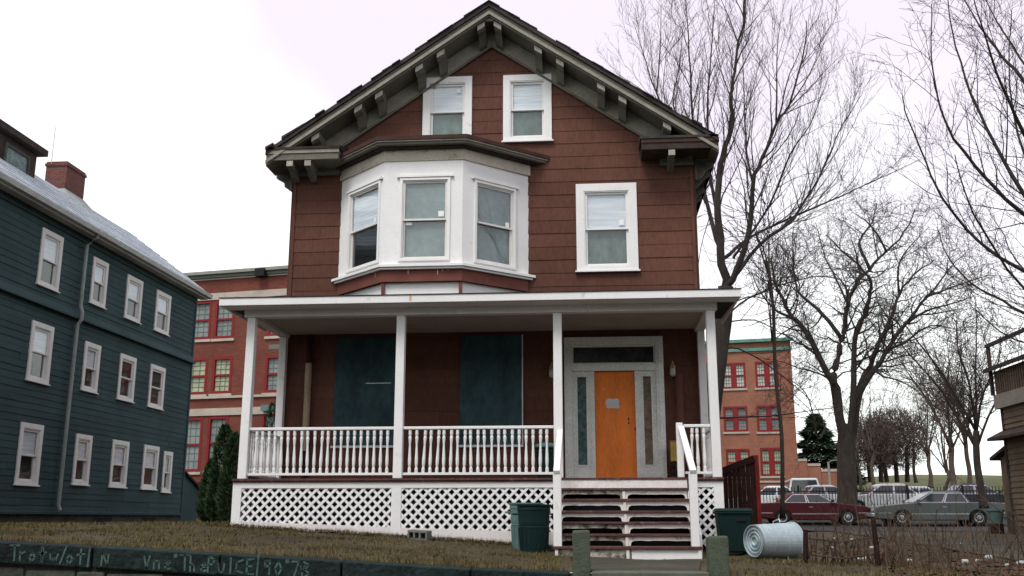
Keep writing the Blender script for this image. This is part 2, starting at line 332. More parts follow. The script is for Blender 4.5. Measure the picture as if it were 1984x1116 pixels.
X['bin_green'] = mat('dark_green_bin_plastic', (.005, .021, .019), .6, .15, 3, .1, 20, .05, 30, dirt=(.02, .035, .03), dirt_amt=.15)
X['bin_teal'] = mat('faded_teal_bin_plastic', (.10, .18, .17), .55, .15, 3, .1, 20, .05, 30, dirt=(.2, .22, .2), dirt_amt=.1)
X['galv'] = mat('galvanised_steel', (.40, .49, .51), .5, .14, 4, .14, 30, .08, 25, metal=.25, dirt=(.22, .25, .25), dirt_amt=.2)
X['rust_red'] = mat('dark_red_fence_wood', (.17, .022, .020), .85, .3, 3, .2, 20, .3, 30, objvar=.15)
X['rust_brown'] = mat('dark_brown_fence_wood', (.030, .014, .011), .9, .35, 3, .25, 20, .35, 30, objvar=.2)
X['iron'] = mat('black_iron', (.012, .013, .014), .6, .2, 3, .1, 20, 0)
X['rust_wire'] = mat('rusty_fence_slat', (.062, .042, .031), .9, .4, 5, .3, 30, .2, 30)
X['cblock'] = mat('cinder_block_grey', (.17, .17, .15), .95, .2, 8, .3, 80, .5, 60)
X['brass'] = mat('brass_lamp', (.35, .27, .12), .45, .2, 10, .1, 40, 0, metal=.5)
X['lamp_glass'] = mat('frosted_lamp_glass', (.42, .42, .36), .35, .1, 10, .1, 40, 0)
X['yellow'] = mat('yellow_box_board', (.42, .30, .075), .8, .25, 6, .2, 30, .1, 30, dirt=(.30, .12, .06), dirt_amt=.35, dirt_scale=8)
X['weed'] = mat('dry_weed_stem', (.085, .060, .042), .95, .4, 3, .3, 20, 0)
X['leaf_litter'] = mat('dead_brown_leaves', (.085, .045, .026), .9, .5, 2.5, .4, 12, 0)
X['litter_white'] = mat('pale_plastic_litter', (.42, .44, .42), .6, .15, 6, .1, 30, 0)
X['litter_red'] = mat('red_plastic_litter', (.38, .035, .03), .6, .15, 6, .1, 30, 0)
X['tyre'] = mat('tyre_rubber', (.016, .016, .016), .85, .2, 4, .1, 20, 0)
X['rim'] = mat('dull_wheel_rim', (.34, .35, .36), .4, .2, 6, .1, 20, 0, metal=.6)
X['chrome'] = mat('dull_chrome', (.55, .56, .57), .3, .1, 4, .05, 20, 0, metal=.7)
def paint(name, c): return mat(name, c, .45, .08, 1.2, .05, 20, 0, coat=.3, dirt=tuple(min(x * 1.3 + .02, 1) for x in c), dirt_amt=.2, dirt_scale=3)

# ------------------------------------------------------------------ the ground
GX = [-300, -40, -14, -7, -3.4, -1, 1, 3, 6, 12, 40, 300]
GY = [-7.35, -4.2, -3.0, -2.05, 0, 10, 25.5, 30, 60, 500]
GZ = [[1.0, .80, .74, .475, .29, .165, .12, .10, .08, .02, -.1, -.2],
      [1.0, .78, .66, .56, .38, .21, .165, .15, .12, .1, 0, 0],
      [1.0, .76, .62, .62, .42, .25, .18, .165, .15, .12, .1, .1],
      [1.0, .74, .62, .665, .47, .33, .24, .19, .17, .15, .15, .15],
      [1.0, .7, .60, .66, .5, .4, .3, .22, .2, .2, .2, .2],
      [.9, .65, .60, .62, .58, .5, .4, .35, .32, .3, .3, .3],
      [.6, .5, .48, .45, .45, .45, .45, .45, .45, .45, .45, .45],
      [.6, .6, .6, .6, .6, .7, .8, .85, .9, .95, .95, .95], [1.0] * 12, [1.0] * 12]
def _cell(a, v):
    for i in range(len(a) - 2):
        if v < a[i + 1]: break
    else: i = len(a) - 2
    t = min(max((v - a[i]) / (a[i + 1] - a[i]), 0), 1); return i, t
def ground(x, y):
    i, s = _cell(GX, x); j, t = _cell(GY, y)
    a = GZ[j][i] * (1 - s) + GZ[j][i + 1] * s; b = GZ[j + 1][i] * (1 - s) + GZ[j + 1][i + 1] * s
    z = a * (1 - t) + b * t
    k = min(1, max(0, (y + 7.3) / .6))
    return z + k * .035 * noise.noise(Vector((x * .7, y * .9, 3.1))) + k * .015 * noise.noise(Vector((x * 3, y * 3, 1)))
def spaced(a, b, n): return [a + (b - a) * i / n for i in range(n)]
gxs = spaced(-300, -40, 6) + spaced(-40, -14, 12) + spaced(-14, 8, 88) + spaced(8, 30, 22) + spaced(30, 300, 8) + [300]
gys = spaced(-7.35, 0, 40) + spaced(0, 25, 30) + spaced(25, 60, 10) + spaced(60, 500, 8) + [500]
m = MB(); m.v = [Vector((x, y, ground(x, y))) for y in gys for x in gxs]; nx = len(gxs)
m.f = [[j * nx + i, j * nx + i + 1, (j + 1) * nx + i + 1, (j + 1) * nx + i] for j in range(len(gys) - 1) for i in range(nx - 1)]
tag(m.build('ground', X['soil'], smooth=True, fix=False), kind='structure')
m = MB()
for i in range(nx - 1): m.poly([(gxs[i], -7.345, -1.5), (gxs[i + 1], -7.345, -1.5), (gxs[i + 1], -7.345, ground(gxs[i + 1], -7.35) - .003), (gxs[i], -7.345, ground(gxs[i], -7.35) - .003)])
tag(m.build('earth_bank', X['soil'], weld=True, fix=False), kind='structure')
m = MB(); m.prism([(-300, -10.6, -.9), (300, -10.6, -1.3), (300, -7.6, -1.2), (-300, -7.6, -.8)], [(-300, -10.6, -.8), (300, -10.6, -1.2), (300, -7.6, -1.1), (-300, -7.6, -.7)])
tag(m.build('pavement', X['concrete']), kind='structure')
m = MB(); m.poly([(-300, -300, -.95), (300, -300, -1.35), (300, -10.6, -1.33), (-300, -10.6, -.93)])
tag(m.build('road', X['asphalt'], fix=False), kind='structure')
# parking lot, driveway and garden path as thin sheets that follow the ground
def sheet(name, edge, mt, lift=.012, n=14):      # edge: function t -> (left point, right point) in plan
    m = MB(); k = 6
    for i in range(n + 1):
        a, b = edge(i / n)
        for j in range(k + 1):
            x = a[0] + (b[0] - a[0]) * j / k; y = a[1] + (b[1] - a[1]) * j / k; m.v.append(Vector((x, y, ground(x, y) + lift)))
    m.f = [[i * (k + 1) + j, i * (k + 1) + j + 1, (i + 1) * (k + 1) + j + 1, (i + 1) * (k + 1) + j] for i in range(n) for j in range(k)]
    return tag(m.build(name, mt, fix=False), kind='structure')
sheet('parking_lot', lambda t: ((3.5, 14 + 46 * t), (60, 14 + 46 * t)), X['asphalt'], .02)
sheet('driveway', lambda t: ((5.9 + 1.5 * t, -7 + 21 * t), (8.6 + 1.6 * t, -7 + 21 * t)), X['dirt_drive'], .02, 24)
sheet('garden_path', lambda t: ((-.1 - .3 * t, -7.3 + 3.1 * t), (1.15 + .35 * t, -7.3 + 3.1 * t)), X['dirt_drive'], .03)
# grassy hill behind the parking lot
m = MB(); N1, N2 = 40, 14
for j in range(N2 + 1):
    for i in range(N1 + 1):
        x = 12 + 200 * i / N1; t = j / N2; y = 62 + 120 * t
        k = min(1, max(0, (x - 14) / 26)); k = k * k * (3 - 2 * k)
        z = .3 + 6.2 * k * (1 - math.cos(min(t * 1.9, 1) * math.pi)) / 2 + .5 * noise.noise(Vector((x * .06, y * .05, 0))) * k
        m.v.append(Vector((x, y, z)))
m.f = [[j * (N1 + 1) + i, j * (N1 + 1) + i + 1, (j + 1) * (N1 + 1) + i + 1, (j + 1) * (N1 + 1) + i] for j in range(N2) for i in range(N1)]
tag(m.build('hill', X['hill_grass'], smooth=True, fix=False), kind='structure')

# ------------------------------------------------------------------ windows
def window(F, r, parent, cas=.11, up='blind', low='screen', stick=None, wm='white', sill=True, proud=.06, glass=True, sash=.045, cap=False, meet=.5):
    s0, s1, z0, z1 = r
    w = MB().ring(F, s0, s1, z0, z1, cas, -.01, proud, wb=cas * .55).build('window', X[wm], parent, bevel=.006)
    a0, a1, b0, b1 = s0 + cas, s1 - cas, z0 + cas * .55, z1 - cas
    MB().ring(F, a0 - .004, a1 + .004, b0 - .004, b1 + .004, .022, -.13, proud - .012).build('jamb', X[wm], w)
    a0 += .018; a1 -= .018; b0 += .018; b1 -= .018
    zm = b0 + (b1 - b0) * meet
    if sill: MB().prism([F(s0 - .03, z0 - .03, -.01), F(s1 + .03, z0 - .03, -.01), F(s1 + .03, z0 + .015, -.01), F(s0 - .03, z0 + .015, -.01)],
                        [F(s0 - .03, z0 - .035, proud + .035), F(s1 + .03, z0 - .035, proud + .035), F(s1 + .03, z0 - .005, proud + .035), F(s0 - .03, z0 - .005, proud + .035)]).build('sill', X[wm], w)
    if cap: MB().fbox(F, s0 - .04, s1 + .04, z1 - .005, z1 + .045, -.005, proud + .04).build('head_cap', X[wm], w)
    for k, (y0, y1, d, style) in enumerate(((zm - .02, b1, .012, up), (b0, zm + .02, -.03, low))):
        MB().ring(F, a0, a1, y0, y1, sash, d - .03, d, wb=sash * (1.0 if k else .8)).build('sash', X[wm], w)
        if glass: MB().fbox(F, a0 + sash - .006, a1 - sash + .006, y0 + sash * .7, y1 - sash + .006, d - .02, d - .014).build('pane', X['glass'], w)
        nm = {'blind': 'blind', 'screen': 'insect_screen', 'bay_reflection': 'insect_screen', 'dark_room': 'dark_backing'}.get(style, 'curtain')  # the bay's painted reflection tone is never passed to this function
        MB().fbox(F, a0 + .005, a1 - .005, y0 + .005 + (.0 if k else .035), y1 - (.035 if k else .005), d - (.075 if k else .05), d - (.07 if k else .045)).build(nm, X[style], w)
    for (fs, fz, ww, hh) in (stick or []):
        s = a0 + (a1 - a0) * fs; z = b0 + (b1 - b0) * fz; d = .012 if fz > meet else -.03
        MB().fbox(F, s - ww / 2, s + ww / 2, z - hh / 2, z + hh / 2, d - .012, d - .009).build('sticker', X['sticker'], w)
    return w
def inset(r, k): return (r[0] + k, r[1] - k, r[2] + k, r[3] - k)

# ------------------------------------------------------------------ the brown house
H = thing('brown_house', 'brown shingled gable house with white porch, bay window and orange door', 'house', (-2.03, 0, .3))
FW = Frame((0, 0, 0), (1, 0, 0), (0, -1, 0))
XL, XR, XA, FLOOR = -6.08, 2.03, -2.0, 1.42
SL = .688                                        # roof slope
w_right = (-.285, .93, 5.53, 7.33); w_g1 = (-3.44, -2.41, 8.30, 9.77); w_g2 = (-1.76, -.755, 8.30, 9.76)
door_r = (-.56, 1.34, FLOOR, 4.2)
GP = [(SL, 1, 11.00 - .33 + SL * XA), (-SL, 1, 11.00 - .33 - SL * XA)]      # wall stays under the rake
holes = [inset(w_right, .07), inset(w_g1, .07), inset(w_g2, .07), inset(door_r, .04)]
wall_sheet(FW, XL, XR, .2, 10.9, holes, 'front_wall', X['brown'], H, GP)
siding(FW, XL + .01, XR - .01, FLOOR, 10.8, holes + [(-5.0, -1.3, 5.2, 7.9)], .272, X['brown'], H, GP, lo=.016, hi=.006, lens=(1.3, 3.6), seed=3, jit=.003)
for x, nm in ((XL, 'side_wall'), (XR, 'side_wall')): MB().box(x - .08 if x < 0 else x - .02, x + .02 if x < 0 else x + .08, .02, 11, .1, 7.95).build(nm, X['brown'], H)
MB().fprism(Frame((0, 11, 0), (1, 0, 0), (0, 1, 0)), [(XL, .1), (XR, .1), (XR, 7.9), (XA, 10.66), (XL, 7.9)], -.1, 0).build('back_wall', X['brown'], H)
for x in (XL, XR): MB().box(x - .03, x + .03, -.034, .03, FLOOR, 7.72).build('corner_board', X['brown'], H)
window(FW, w_right, H, up='blind', low='screen', stick=[(.84, .58, .10, .11)], cas=.16)
window(FW, w_g1, H, up='blind', low='screen', stick=[(.82, .88, .08, .09)], cas=.14)
window(FW, w_g2, H, up='blind', low='screen', cas=.14)
# roof
YF = -.66; ZT = 11.12; HW = 4.52
def zr(x): return ZT - SL * abs(x - XA)
rf = None
for sg in (-1, 1):
    xe = XA + sg * HW
    P = [(XA, ZT), (xe, zr(xe)), (xe + sg * .01, zr(xe) - .09), (XA, ZT - .10)]
    r_ = MB().prism([(x, YF - .02, z) for x, z in P], [(x, 11.4, z) for x, z in P]).build('roof', X['shingle_dark'], H)
    rf = rf or r_
    # ragged shingle tabs along the rake edge
    rg = random.Random(11 + sg); t = 0
    while t < HW - .05:
        L = rg.uniform(.16, .3); x0, x1 = XA + sg * t, XA + sg * min(t + L, HW)
        th = rg.uniform(.012, .04) + (.03 if t > HW - .9 and rg.random() < .6 else 0); ov = rg.uniform(.0, .05)
        if rg.random() > .12:
            MB().prism([(x0, YF - .03 - ov, zr(x0) + .002), (x1, YF - .03 - ov, zr(x1) + .002), (x1, YF - .03 - ov, zr(x1) + th), (x0, YF - .03 - ov, zr(x0) + th * .6)],
                       [(x0, YF + .5, zr(x0) + .002), (x1, YF + .5, zr(x1) + .002), (x1, YF + .5, zr(x1) + th), (x0, YF + .5, zr(x0) + th * .6)]).build('shingle', X['shingle_dark'], r_)
        t += L
    # rake fascia, crown strip, soffit and frieze
    def rake(name, dz0, dz1, y0, y1, mt, xo=HW, x_in=0.0):
        a, b = XA + sg * x_in, XA + sg * xo
        Q = [(a, zr(a) - dz0), (b, zr(b) - dz0), (b, zr(b) - dz1), (a, zr(a) - dz1)]
        return MB().prism([(x, y0, z) for x, z in Q], [(x, y1, z) for x, z in Q]).build(name, mt, H)
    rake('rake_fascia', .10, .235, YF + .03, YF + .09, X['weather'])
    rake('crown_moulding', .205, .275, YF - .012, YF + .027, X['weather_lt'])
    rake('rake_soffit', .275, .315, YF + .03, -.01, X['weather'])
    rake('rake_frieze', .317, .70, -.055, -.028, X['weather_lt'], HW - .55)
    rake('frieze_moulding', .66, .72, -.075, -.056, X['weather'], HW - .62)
    # paired brackets under the rake
    for t in (.17, 1.0, 1.44, 2.26, 2.68, 3.54, 3.97):
        x = XA + sg * t; z = zr(x) - .315
        a, b = x - .072, x + .072; e0, e1 = z - SL * .072, z + SL * .072
        if sg > 0: e0, e1 = e1, e0
        prof = [(YF + .09, 0), (YF + .09, -.13), (YF + .16, -.16), (YF + .30, -.15), (YF + .40, -.22), (YF + .52, -.31), (-.056, -.33), (-.056, 0)]
        MB().prism([(a, y, e0 + d) for y, d in prof], [(b, y, e1 + d) for y, d in prof]).build('bracket', X['weather'], H)
        MB().prism([(a - .004, YF + .078, e0 - .015), (b + .004, YF + .078, e1 - .015), (b + .004, YF + .078, e1 - .115), (a - .004, YF + .078, e0 - .115)],
                   [(a - .004, YF + .088, e0 - .015), (b + .004, YF + .088, e1 - .015), (b + .004, YF + .088, e1 - .115), (a - .004, YF + .088, e0 - .115)]).build('bracket_face', X['bracket_pale'], H)
    # eave return across the corner
    xe = XA + sg * (HW - .0); xi = XA + sg * 3.0; xw = XR if sg > 0 else XL
    def rbox(name, xa, xb, y0, y1, z0, z1, mt, bv=0): return MB().box(min(xa, xb), max(xa, xb), y0, y1, z0, z1).build(name, mt, H, bevel=bv)
    rt = MB(); xa, xb = min(xi, xe), max(xi, xe)
    rt.prism([(xa, YF - .02, 8.02), (xb, YF - .02, 8.02), (xb, YF - .02, 8.07), (xa, YF - .02, 8.07)], [(xa, -.03, 8.02), (xb, -.03, 8.02), (xb, -.03, 8.28), (xa, -.03, 8.28)])
    rt.build('return_roof', X['shingle_dark'] if sg > 0 else X['dark_trim'], H)
    rbox('return_fascia', xi + sg * .03, xe, YF + .02, -.03, 7.80, 8.02, X['dark_trim'] if sg > 0 else X['weather'], .01)
    rbox('return_moulding', xi + sg * .02, xe + sg * .012, YF + .0, YF + .02, 7.94, 8.015, X['brown_edge'] if sg > 0 else X['weather_lt'])
    rbox('return_frieze', xw - sg * (.62 if sg > 0 else .95), xw + sg * .05, -.12, -.026, 7.66, 7.80, X['weather'])
    for t in ((.42,) if sg > 0 else (.05, .42)):
        x = xw - sg * t
        prof = [(YF + .05, 7.80), (YF + .05, 7.67), (YF + .2, 7.63), (YF + .35, 7.56), (-.122, 7.50), (-.122, 7.80)]
        MB().prism([(x - .06, y, z) for y, z in prof], [(x + .06, y, z) for y, z in prof]).build('bracket', X['weather'], H)
        MB().box(x - .064, x + .064, YF + .03, YF + .048, 7.68, 7.79).build('bracket_face', X['bracket_pale'], H)
    # side eave: boxed soffit, gutter board and brackets running back
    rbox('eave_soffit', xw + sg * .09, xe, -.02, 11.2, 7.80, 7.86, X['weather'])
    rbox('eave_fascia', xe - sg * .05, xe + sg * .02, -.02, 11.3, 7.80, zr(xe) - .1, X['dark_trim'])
    rbox('side_frieze', xw + sg * .081, xw + sg * .12, .0, 11, 7.38, 7.79, X['weather'])
    for k in range(9):
        y = .12 + k * .55 + (k // 2) * .5
        prof = [(0.13, 7.80), (.46, 7.80), (.46, 7.70), (.32, 7.62), (.2, 7.45), (.13, 7.42)]
        MB().prism([(xw + sg * d, y, z) for d, z in prof], [(xw + sg * d, y + .11, z) for d, z in prof]).build('bracket', X['weather'], H)
MB().box(XA - .09, XA + .09, YF + .065, YF + .10, ZT - .40, ZT - .235).build('apex_block', X['weather'], H)

# bay window on the upper floor
BP = [(-5.11, -.0), (-3.985, -1.08), (-2.445, -1.08), (-1.235, -.0)]
def bay_poly(o):
    pts = [Vector(p) for p in BP]; out = []
    nrm = []
    for i in range(3):
        t = (pts[i + 1] - pts[i]).normalized(); nrm.append(Vector((t.y, -t.x)))
    out.append(pts[0] + Vector((-o / nrm[0].x * -1 if False else -o / abs(nrm[0].x), 0)))
    for i in (1, 2):
        b = (nrm[i - 1] + nrm[i]); out.append(pts[i] + b * (o / b.dot(nrm[i])))
    out.append(pts[3] + Vector((o / abs(nrm[2].x), 0)))
    return out
def bay_layer(m, o0, z0, o1, z1, back=-.035):
    a, b = bay_poly(o0), bay_poly(o1)
    A = [(p.x, min(p.y, back), z0) for p in a]; B = [(p.x, min(p.y, back), z1) for p in b]
    return m.prism(A, B)
def bay_band(o_in, o_out, z0, z1):               # a band that wraps the three faces
    m = MB(); a, b = bay_poly(o_in), bay_poly(o_out)
    n = 0
    for z in (z0, z1):
        for P in (a, b): m.v += [Vector((p.x, min(p.y, -.03), z)) for p in P]
    for i in range(3):
        m.f += [[4 + i, 5 + i, 13 + i, 12 + i], [i + 1, i, 8 + i, 9 + i], [i, i + 1, 5 + i, 4 + i], [8 + i, 12 + i, 13 + i, 9 + i]]
    m.f += [[0, 4, 12, 8], [3, 11, 15, 7]]
    return m
bay = None
bay_frames = []
for i in range(3):
    p, q = Vector((*BP[i], 0)), Vector((*BP[i + 1], 0)); t = (q - p).normalized(); bay_frames.append((Frame(p, t, (t.y, -t.x, 0)), (q - p).length))
wpx = [(680, 392, 731, 500), (783, 353, 862, 500), (926, 372, 991, 505)]     # glass seen in the photo
bay = MB()
brs = []
mm = MB()
for i, (F, L) in enumerate(bay_frames):
    u0, v0, u1, v1 = wpx[i]
    s0 = F.hit(u0, 440)[0]; s1 = F.hit(u1, 440)[0]
    r = (s0 - .07, s1 + .07, 5.52, 7.16); brs.append(r)
    h = inset(r, .03); ss = [0, h[0], h[1], L]; zz = [5.45, h[2], h[3], 7.62]
    for a in range(3):
        for b in range(3):
            if a == 1 and b == 1: continue
            mm.poly([F(ss[a], zz[b]), F(ss[a + 1], zz[b]), F(ss[a + 1], zz[b + 1]), F(ss[a], zz[b + 1])])
bay = mm.build('bay_window', X['white'], H, weld=True, fix=False)
for i, (F, L) in enumerate(bay_frames):
    r = brs[i]; s0, s1, z0, z1 = r
    MB().ring(F, s0 - .03, s1 + .03, z0, z1 + .03, .055, -.01, .035, wb=.05).build('window_casing', X['white'], bay, bevel=.005)
    MB().fbox(F, s0 - .09, s1 + .09, z1 + .035, z1 + .075, -.005, .05).build('window_head', X['white'], bay)
    MB().ring(F, s0 + .015, s1 - .015, z0 + .04, z1 - .015, .03, -.12, .01).build('jamb', X['white_soft'], bay)
    a0, a1, b0, b1 = s0 + .04, s1 - .04, z0 + .065, z1 - .04; zm = (b0 + b1) / 2
    for k, (y0, y1, d) in enumerate(((zm - .02, b1, -.01), (b0, zm + .02, -.045))):
        MB().ring(F, a0, a1, y0, y1, .035, d - .03, d).build('sash', X['white_soft'], bay)
        MB().fbox(F, a0 + .03, a1 - .03, y0 + .03, y1 - .03, d - .02, d - .014).build('pane', X['glass'], bay)
        st = ('blind', 'dark_room') if i == 0 else ('bay_reflection', 'bay_reflection')  # sheet tones behind the glass are painted as its reflections
        MB().fbox(F, a0 + .005, a1 - .005, y0 + (.005 if k else .04), y1 - .005 - (.04 if k else 0), d - (.08 if k else .055), d - (.07 if k else .05)).build('blind' if st[k] == 'blind' else 'backing', X[st[k]], bay)  # the blind here is a pale sheet painted for reflected white sky
    for fs, fz, ww, hh in ([(.86, .55, .06, .09)], [(.87, .57, .11, .11), (.13, .455, .12, .055)], [(.86, .54, .09, .10)])[i]:
        s = a0 + (a1 - a0) * fs; z = b0 + (b1 - b0) * fz; d = -.01 if fz > .5 else -.045
        MB().fbox(F, s - ww / 2, s + ww / 2, z - hh / 2, z + hh / 2, d - .012, d - .008).build('sticker', X['sticker'], bay)
bay_band(-.01, .09, 5.40, 5.455).build('bay_sill', X['white'], bay, bevel=.006)
bay_band(-.01, .05, 5.36, 5.40).build('sill_moulding', X['white'], bay)
bay_band(-.05, -.01, 5.13, 5.358).build('bay_skirt', X['brown_trim'], bay)
rgd = random.Random(4)
for i, n_ in ((0, 9), (1, 4), (2, 8)):
    F, L = bay_frames[i]
    for _ in range(n_):
        q = rgd.uniform(.1, L - .1); h_ = rgd.uniform(.02, .12); MB().fprism(F, [(q - .006, 5.357), (q + .006, 5.357), (q + .003, 5.357 - h_), (q - .002, 5.355 - h_)], -.0098, -.006).build('paint_drip', X['white'], bay)
bay_band(-.16, -.10, 4.62, 5.13).build('bay_flashing', X['white'], bay)
for p in bay_poly(-.07)[1:3]: MB().box(p.x - .03, p.x + .03, p.y - .03, p.y + .03, 4.6, 5.129).build('bay_post', X['brown_trim'], bay)
bay_band(-.01, .022, 7.54, 7.76).build('bay_frieze', X['cream_dirty'], bay)
bay_band(-.01, .13, 7.762, 7.80).build('bay_bed_moulding', X['dark_trim'], bay)  # dark tone paints the shading under the bay cornice
bay_band(-.01, .235, 7.802, 7.85).build('bay_cornice', X['weather'], bay)
bay_band(-.01, .262, 7.852, 7.876).build('cornice_bead', X['cream_dirty'], bay)  # pale tan strip coloured in as the highlight line
bay_band(-.01, .29, 7.877, 7.955).build('bay_roof_edge', X['brown_edge'], bay)
m = MB(); bay_layer(m, .27, 7.957, -.25, 8.12); m.build('bay_roof', X['shingle_dark'], bay)
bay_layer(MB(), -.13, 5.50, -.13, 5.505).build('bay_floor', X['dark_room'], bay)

# ------------------------------------------------------------------ porch
YP = -2.05; YE = -2.19                           # post line and front edge of the floor
PX = [-6.10, -3.375, -.615, 2.03]
MB().box(-6.24, 2.12, YE + .02, -.03, 1.36, 1.385).build('porch_subfloor', X['tread'], H)
x = -6.24; k = 0
pf = MB().box(-6.245, 2.125, YE, YE + .09, 1.386, FLOOR).build('porch_floor_edge', X['tread'], H)
while x < 2.1:
    MB().box(x + .002, min(x + .14, 2.12) - .002, YE + .092, -.03, 1.386, FLOOR + rnd.uniform(-.003, .002)).build('floorboard', X['tread'], pf); x += .14
def bevel_box(name, x0, x1, y0, y1, z0, z1, mt, par, bv=.008): return MB().box(x0, x1, y0, y1, z0, z1).build(name, mt, par, bevel=bv)
# posts: front row and two against the wall
for x in PX:
    p = MB(); q = rnd.uniform(-.012, .012)
    p.prism([(x - .078, YP - .078, FLOOR), (x + .078, YP - .078, FLOOR), (x + .078, YP + .078, FLOOR), (x - .078, YP + .078, FLOOR)],
            [(x - .075 + q, YP - .075, 4.265), (x + .075 + q, YP - .075, 4.265), (x + .075 + q, YP + .075, 4.265), (x - .075 + q, YP + .075, 4.265)])
    p.build('porch_post', X['white'], H, bevel=.012)
for x in (-6.12, 2.07): bevel_box('porch_post', x - .07, x + .07, -.19, -.05, FLOOR, 4.265, X['white'], H)
# beam, ceiling, roof
MB().box(-6.22, 2.15, YP - .10, YP + .10, 4.266, 4.50).build('porch_beam', X['white_soft'], H, bevel=.006)
for x in (-6.12, 2.05): MB().box(x - .09, x + .09, YP + .103, -.035, 4.27, 4.498).build('porch_side_beam', X['white_soft'], H)
MB().box(-6.03, 1.96, YP + .103, -.035, 4.33, 4.36).build('porch_ceiling', X['ceiling'], H)
prf = MB().prism([(-6.52, -2.49, 4.42), (2.48, -2.49, 4.42), (2.48, -2.49, 4.54), (-6.52, -2.49, 4.54)], [(-6.52, -.035, 4.52), (2.48, -.035, 4.52), (2.48, -.035, 4.96), (-6.52, -.035, 4.96)]).build('porch_roof', X['shingle_dark'], H)
MB().box(-6.55, 2.51, -2.53, -2.492, 4.405, 4.535).build('porch_fascia', X['white'], prf, bevel=.005)
MB().box(-3.16, -3.12, -2.533, -2.5305, 4.43, 4.53).build('rust_stain', X['rust_stain'], prf)
MB().box(-6.56, 2.52, -2.545, -2.46, 4.537, 4.55).build('drip_edge', X['dark_trim'], prf)
MB().box(-6.51, 2.47, -2.485, YP - .103, 4.395, 4.418).build('porch_soffit', X['white_soft'], prf)
for x in (-6.55, 2.478): MB().box(x, x + .032, -2.49, -.04, 4.405, 4.56).build('side_fascia', X['white'], prf)
# railings with turned balusters
bal_prof = [(.020, 0), (.020, .07), (.013, .09), (.019, .14), (.021, .22), (.015, .38), (.012, .47), (.018, .55), (.021, .59), (.014, .63), (.020, .645), (.020, .725)]
bal_me = MB().lathe([(r * 1.4, z) for r, z in bal_prof], 8).mesh('baluster', X['white'], smooth=False)
def railing(a, b, name='porch_railing', z0=1.52, z1=2.25, sp=.117):
    a, b = Vector((*a, 0)), Vector((*b, 0)); L = (b - a).length; t = (b - a) / L
    top = MB().bar(a + Vector((0, 0, z1 + .03)), b + Vector((0, 0, z1 + .03)), .075, .05).build(name, X['white'], H, bevel=.008)
    MB().bar(a + Vector((0, 0, z0 - .02)), b + Vector((0, 0, z0 - .02)), .055, .04).build('bottom_rail', X['white'], top)
    n = max(1, round(L / sp) - 1)
    for i in range(n):
        p = a + t * (L * (i + 1) / (n + 1)); tilt = rnd.choice([0, 0, 0, 0, .02, -.02])
        o = inst('baluster', bal_me, top, (p.x, p.y, z0), (0, tilt if rnd.random() > .03 else .045, 0))
railing((PX[0] + .079, YP), (PX[1] - .079, YP)); railing((PX[1] + .079, YP), (PX[2] - .079, YP)); railing((1.50, YP - .02), (PX[3] - .079, YP - .02))
railing((PX[0], YP + .079), (PX[0], -.192), sp=.125); railing((PX[3] + .02, YP + .079), (PX[3] + .02, -.192), sp=.125)
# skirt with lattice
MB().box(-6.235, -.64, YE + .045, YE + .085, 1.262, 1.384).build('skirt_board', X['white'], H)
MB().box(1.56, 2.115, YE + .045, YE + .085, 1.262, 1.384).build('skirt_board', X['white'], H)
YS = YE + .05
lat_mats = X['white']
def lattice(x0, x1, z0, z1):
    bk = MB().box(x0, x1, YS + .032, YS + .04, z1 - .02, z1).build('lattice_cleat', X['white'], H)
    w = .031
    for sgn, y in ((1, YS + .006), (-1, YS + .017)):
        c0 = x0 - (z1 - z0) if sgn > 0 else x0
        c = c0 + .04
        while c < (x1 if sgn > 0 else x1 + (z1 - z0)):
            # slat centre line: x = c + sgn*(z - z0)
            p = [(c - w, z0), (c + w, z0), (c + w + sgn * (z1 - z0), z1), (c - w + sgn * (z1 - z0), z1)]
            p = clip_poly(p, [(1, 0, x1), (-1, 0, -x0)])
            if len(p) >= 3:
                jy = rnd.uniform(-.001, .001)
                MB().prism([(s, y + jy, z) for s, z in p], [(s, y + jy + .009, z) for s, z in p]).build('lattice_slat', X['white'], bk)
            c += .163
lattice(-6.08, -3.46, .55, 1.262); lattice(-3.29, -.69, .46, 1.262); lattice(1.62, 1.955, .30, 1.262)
for x0, x1 in ((-6.235, -6.08), (-3.46, -3.29), (1.955, 2.115)): MB().box(x0, x1, YS - .008, YS + .03, .15, 1.26).build('skirt_post', X['white'], H, bevel=.004)
for x0, x1, za, zb in ((-6.08, -3.46, .71, .61), (-3.29, -.66, .60, .53)):
    MB().prism([(x0, YS - .01, .1), (x1, YS - .01, .1), (x1, YS - .01, zb), (x0, YS - .01, za)], [(x0, YS + .004, .1), (x1, YS + .004, .1), (x1, YS + .004, zb), (x0, YS + .004, za)]).build('base_board', X['white_soft'], H)
MB().box(-6.2, 2.1, -1.3, -1.28, .1, 1.36).build('porch_shade_sheet', X['dark_room'], H)  # dark sheet added to paint the shade behind the lattice
for x in (-6.2, 2.09): MB().box(x, x + .03, YS + .05, -.05, .1, 1.36).build('skirt_side', X['white_soft'], H)

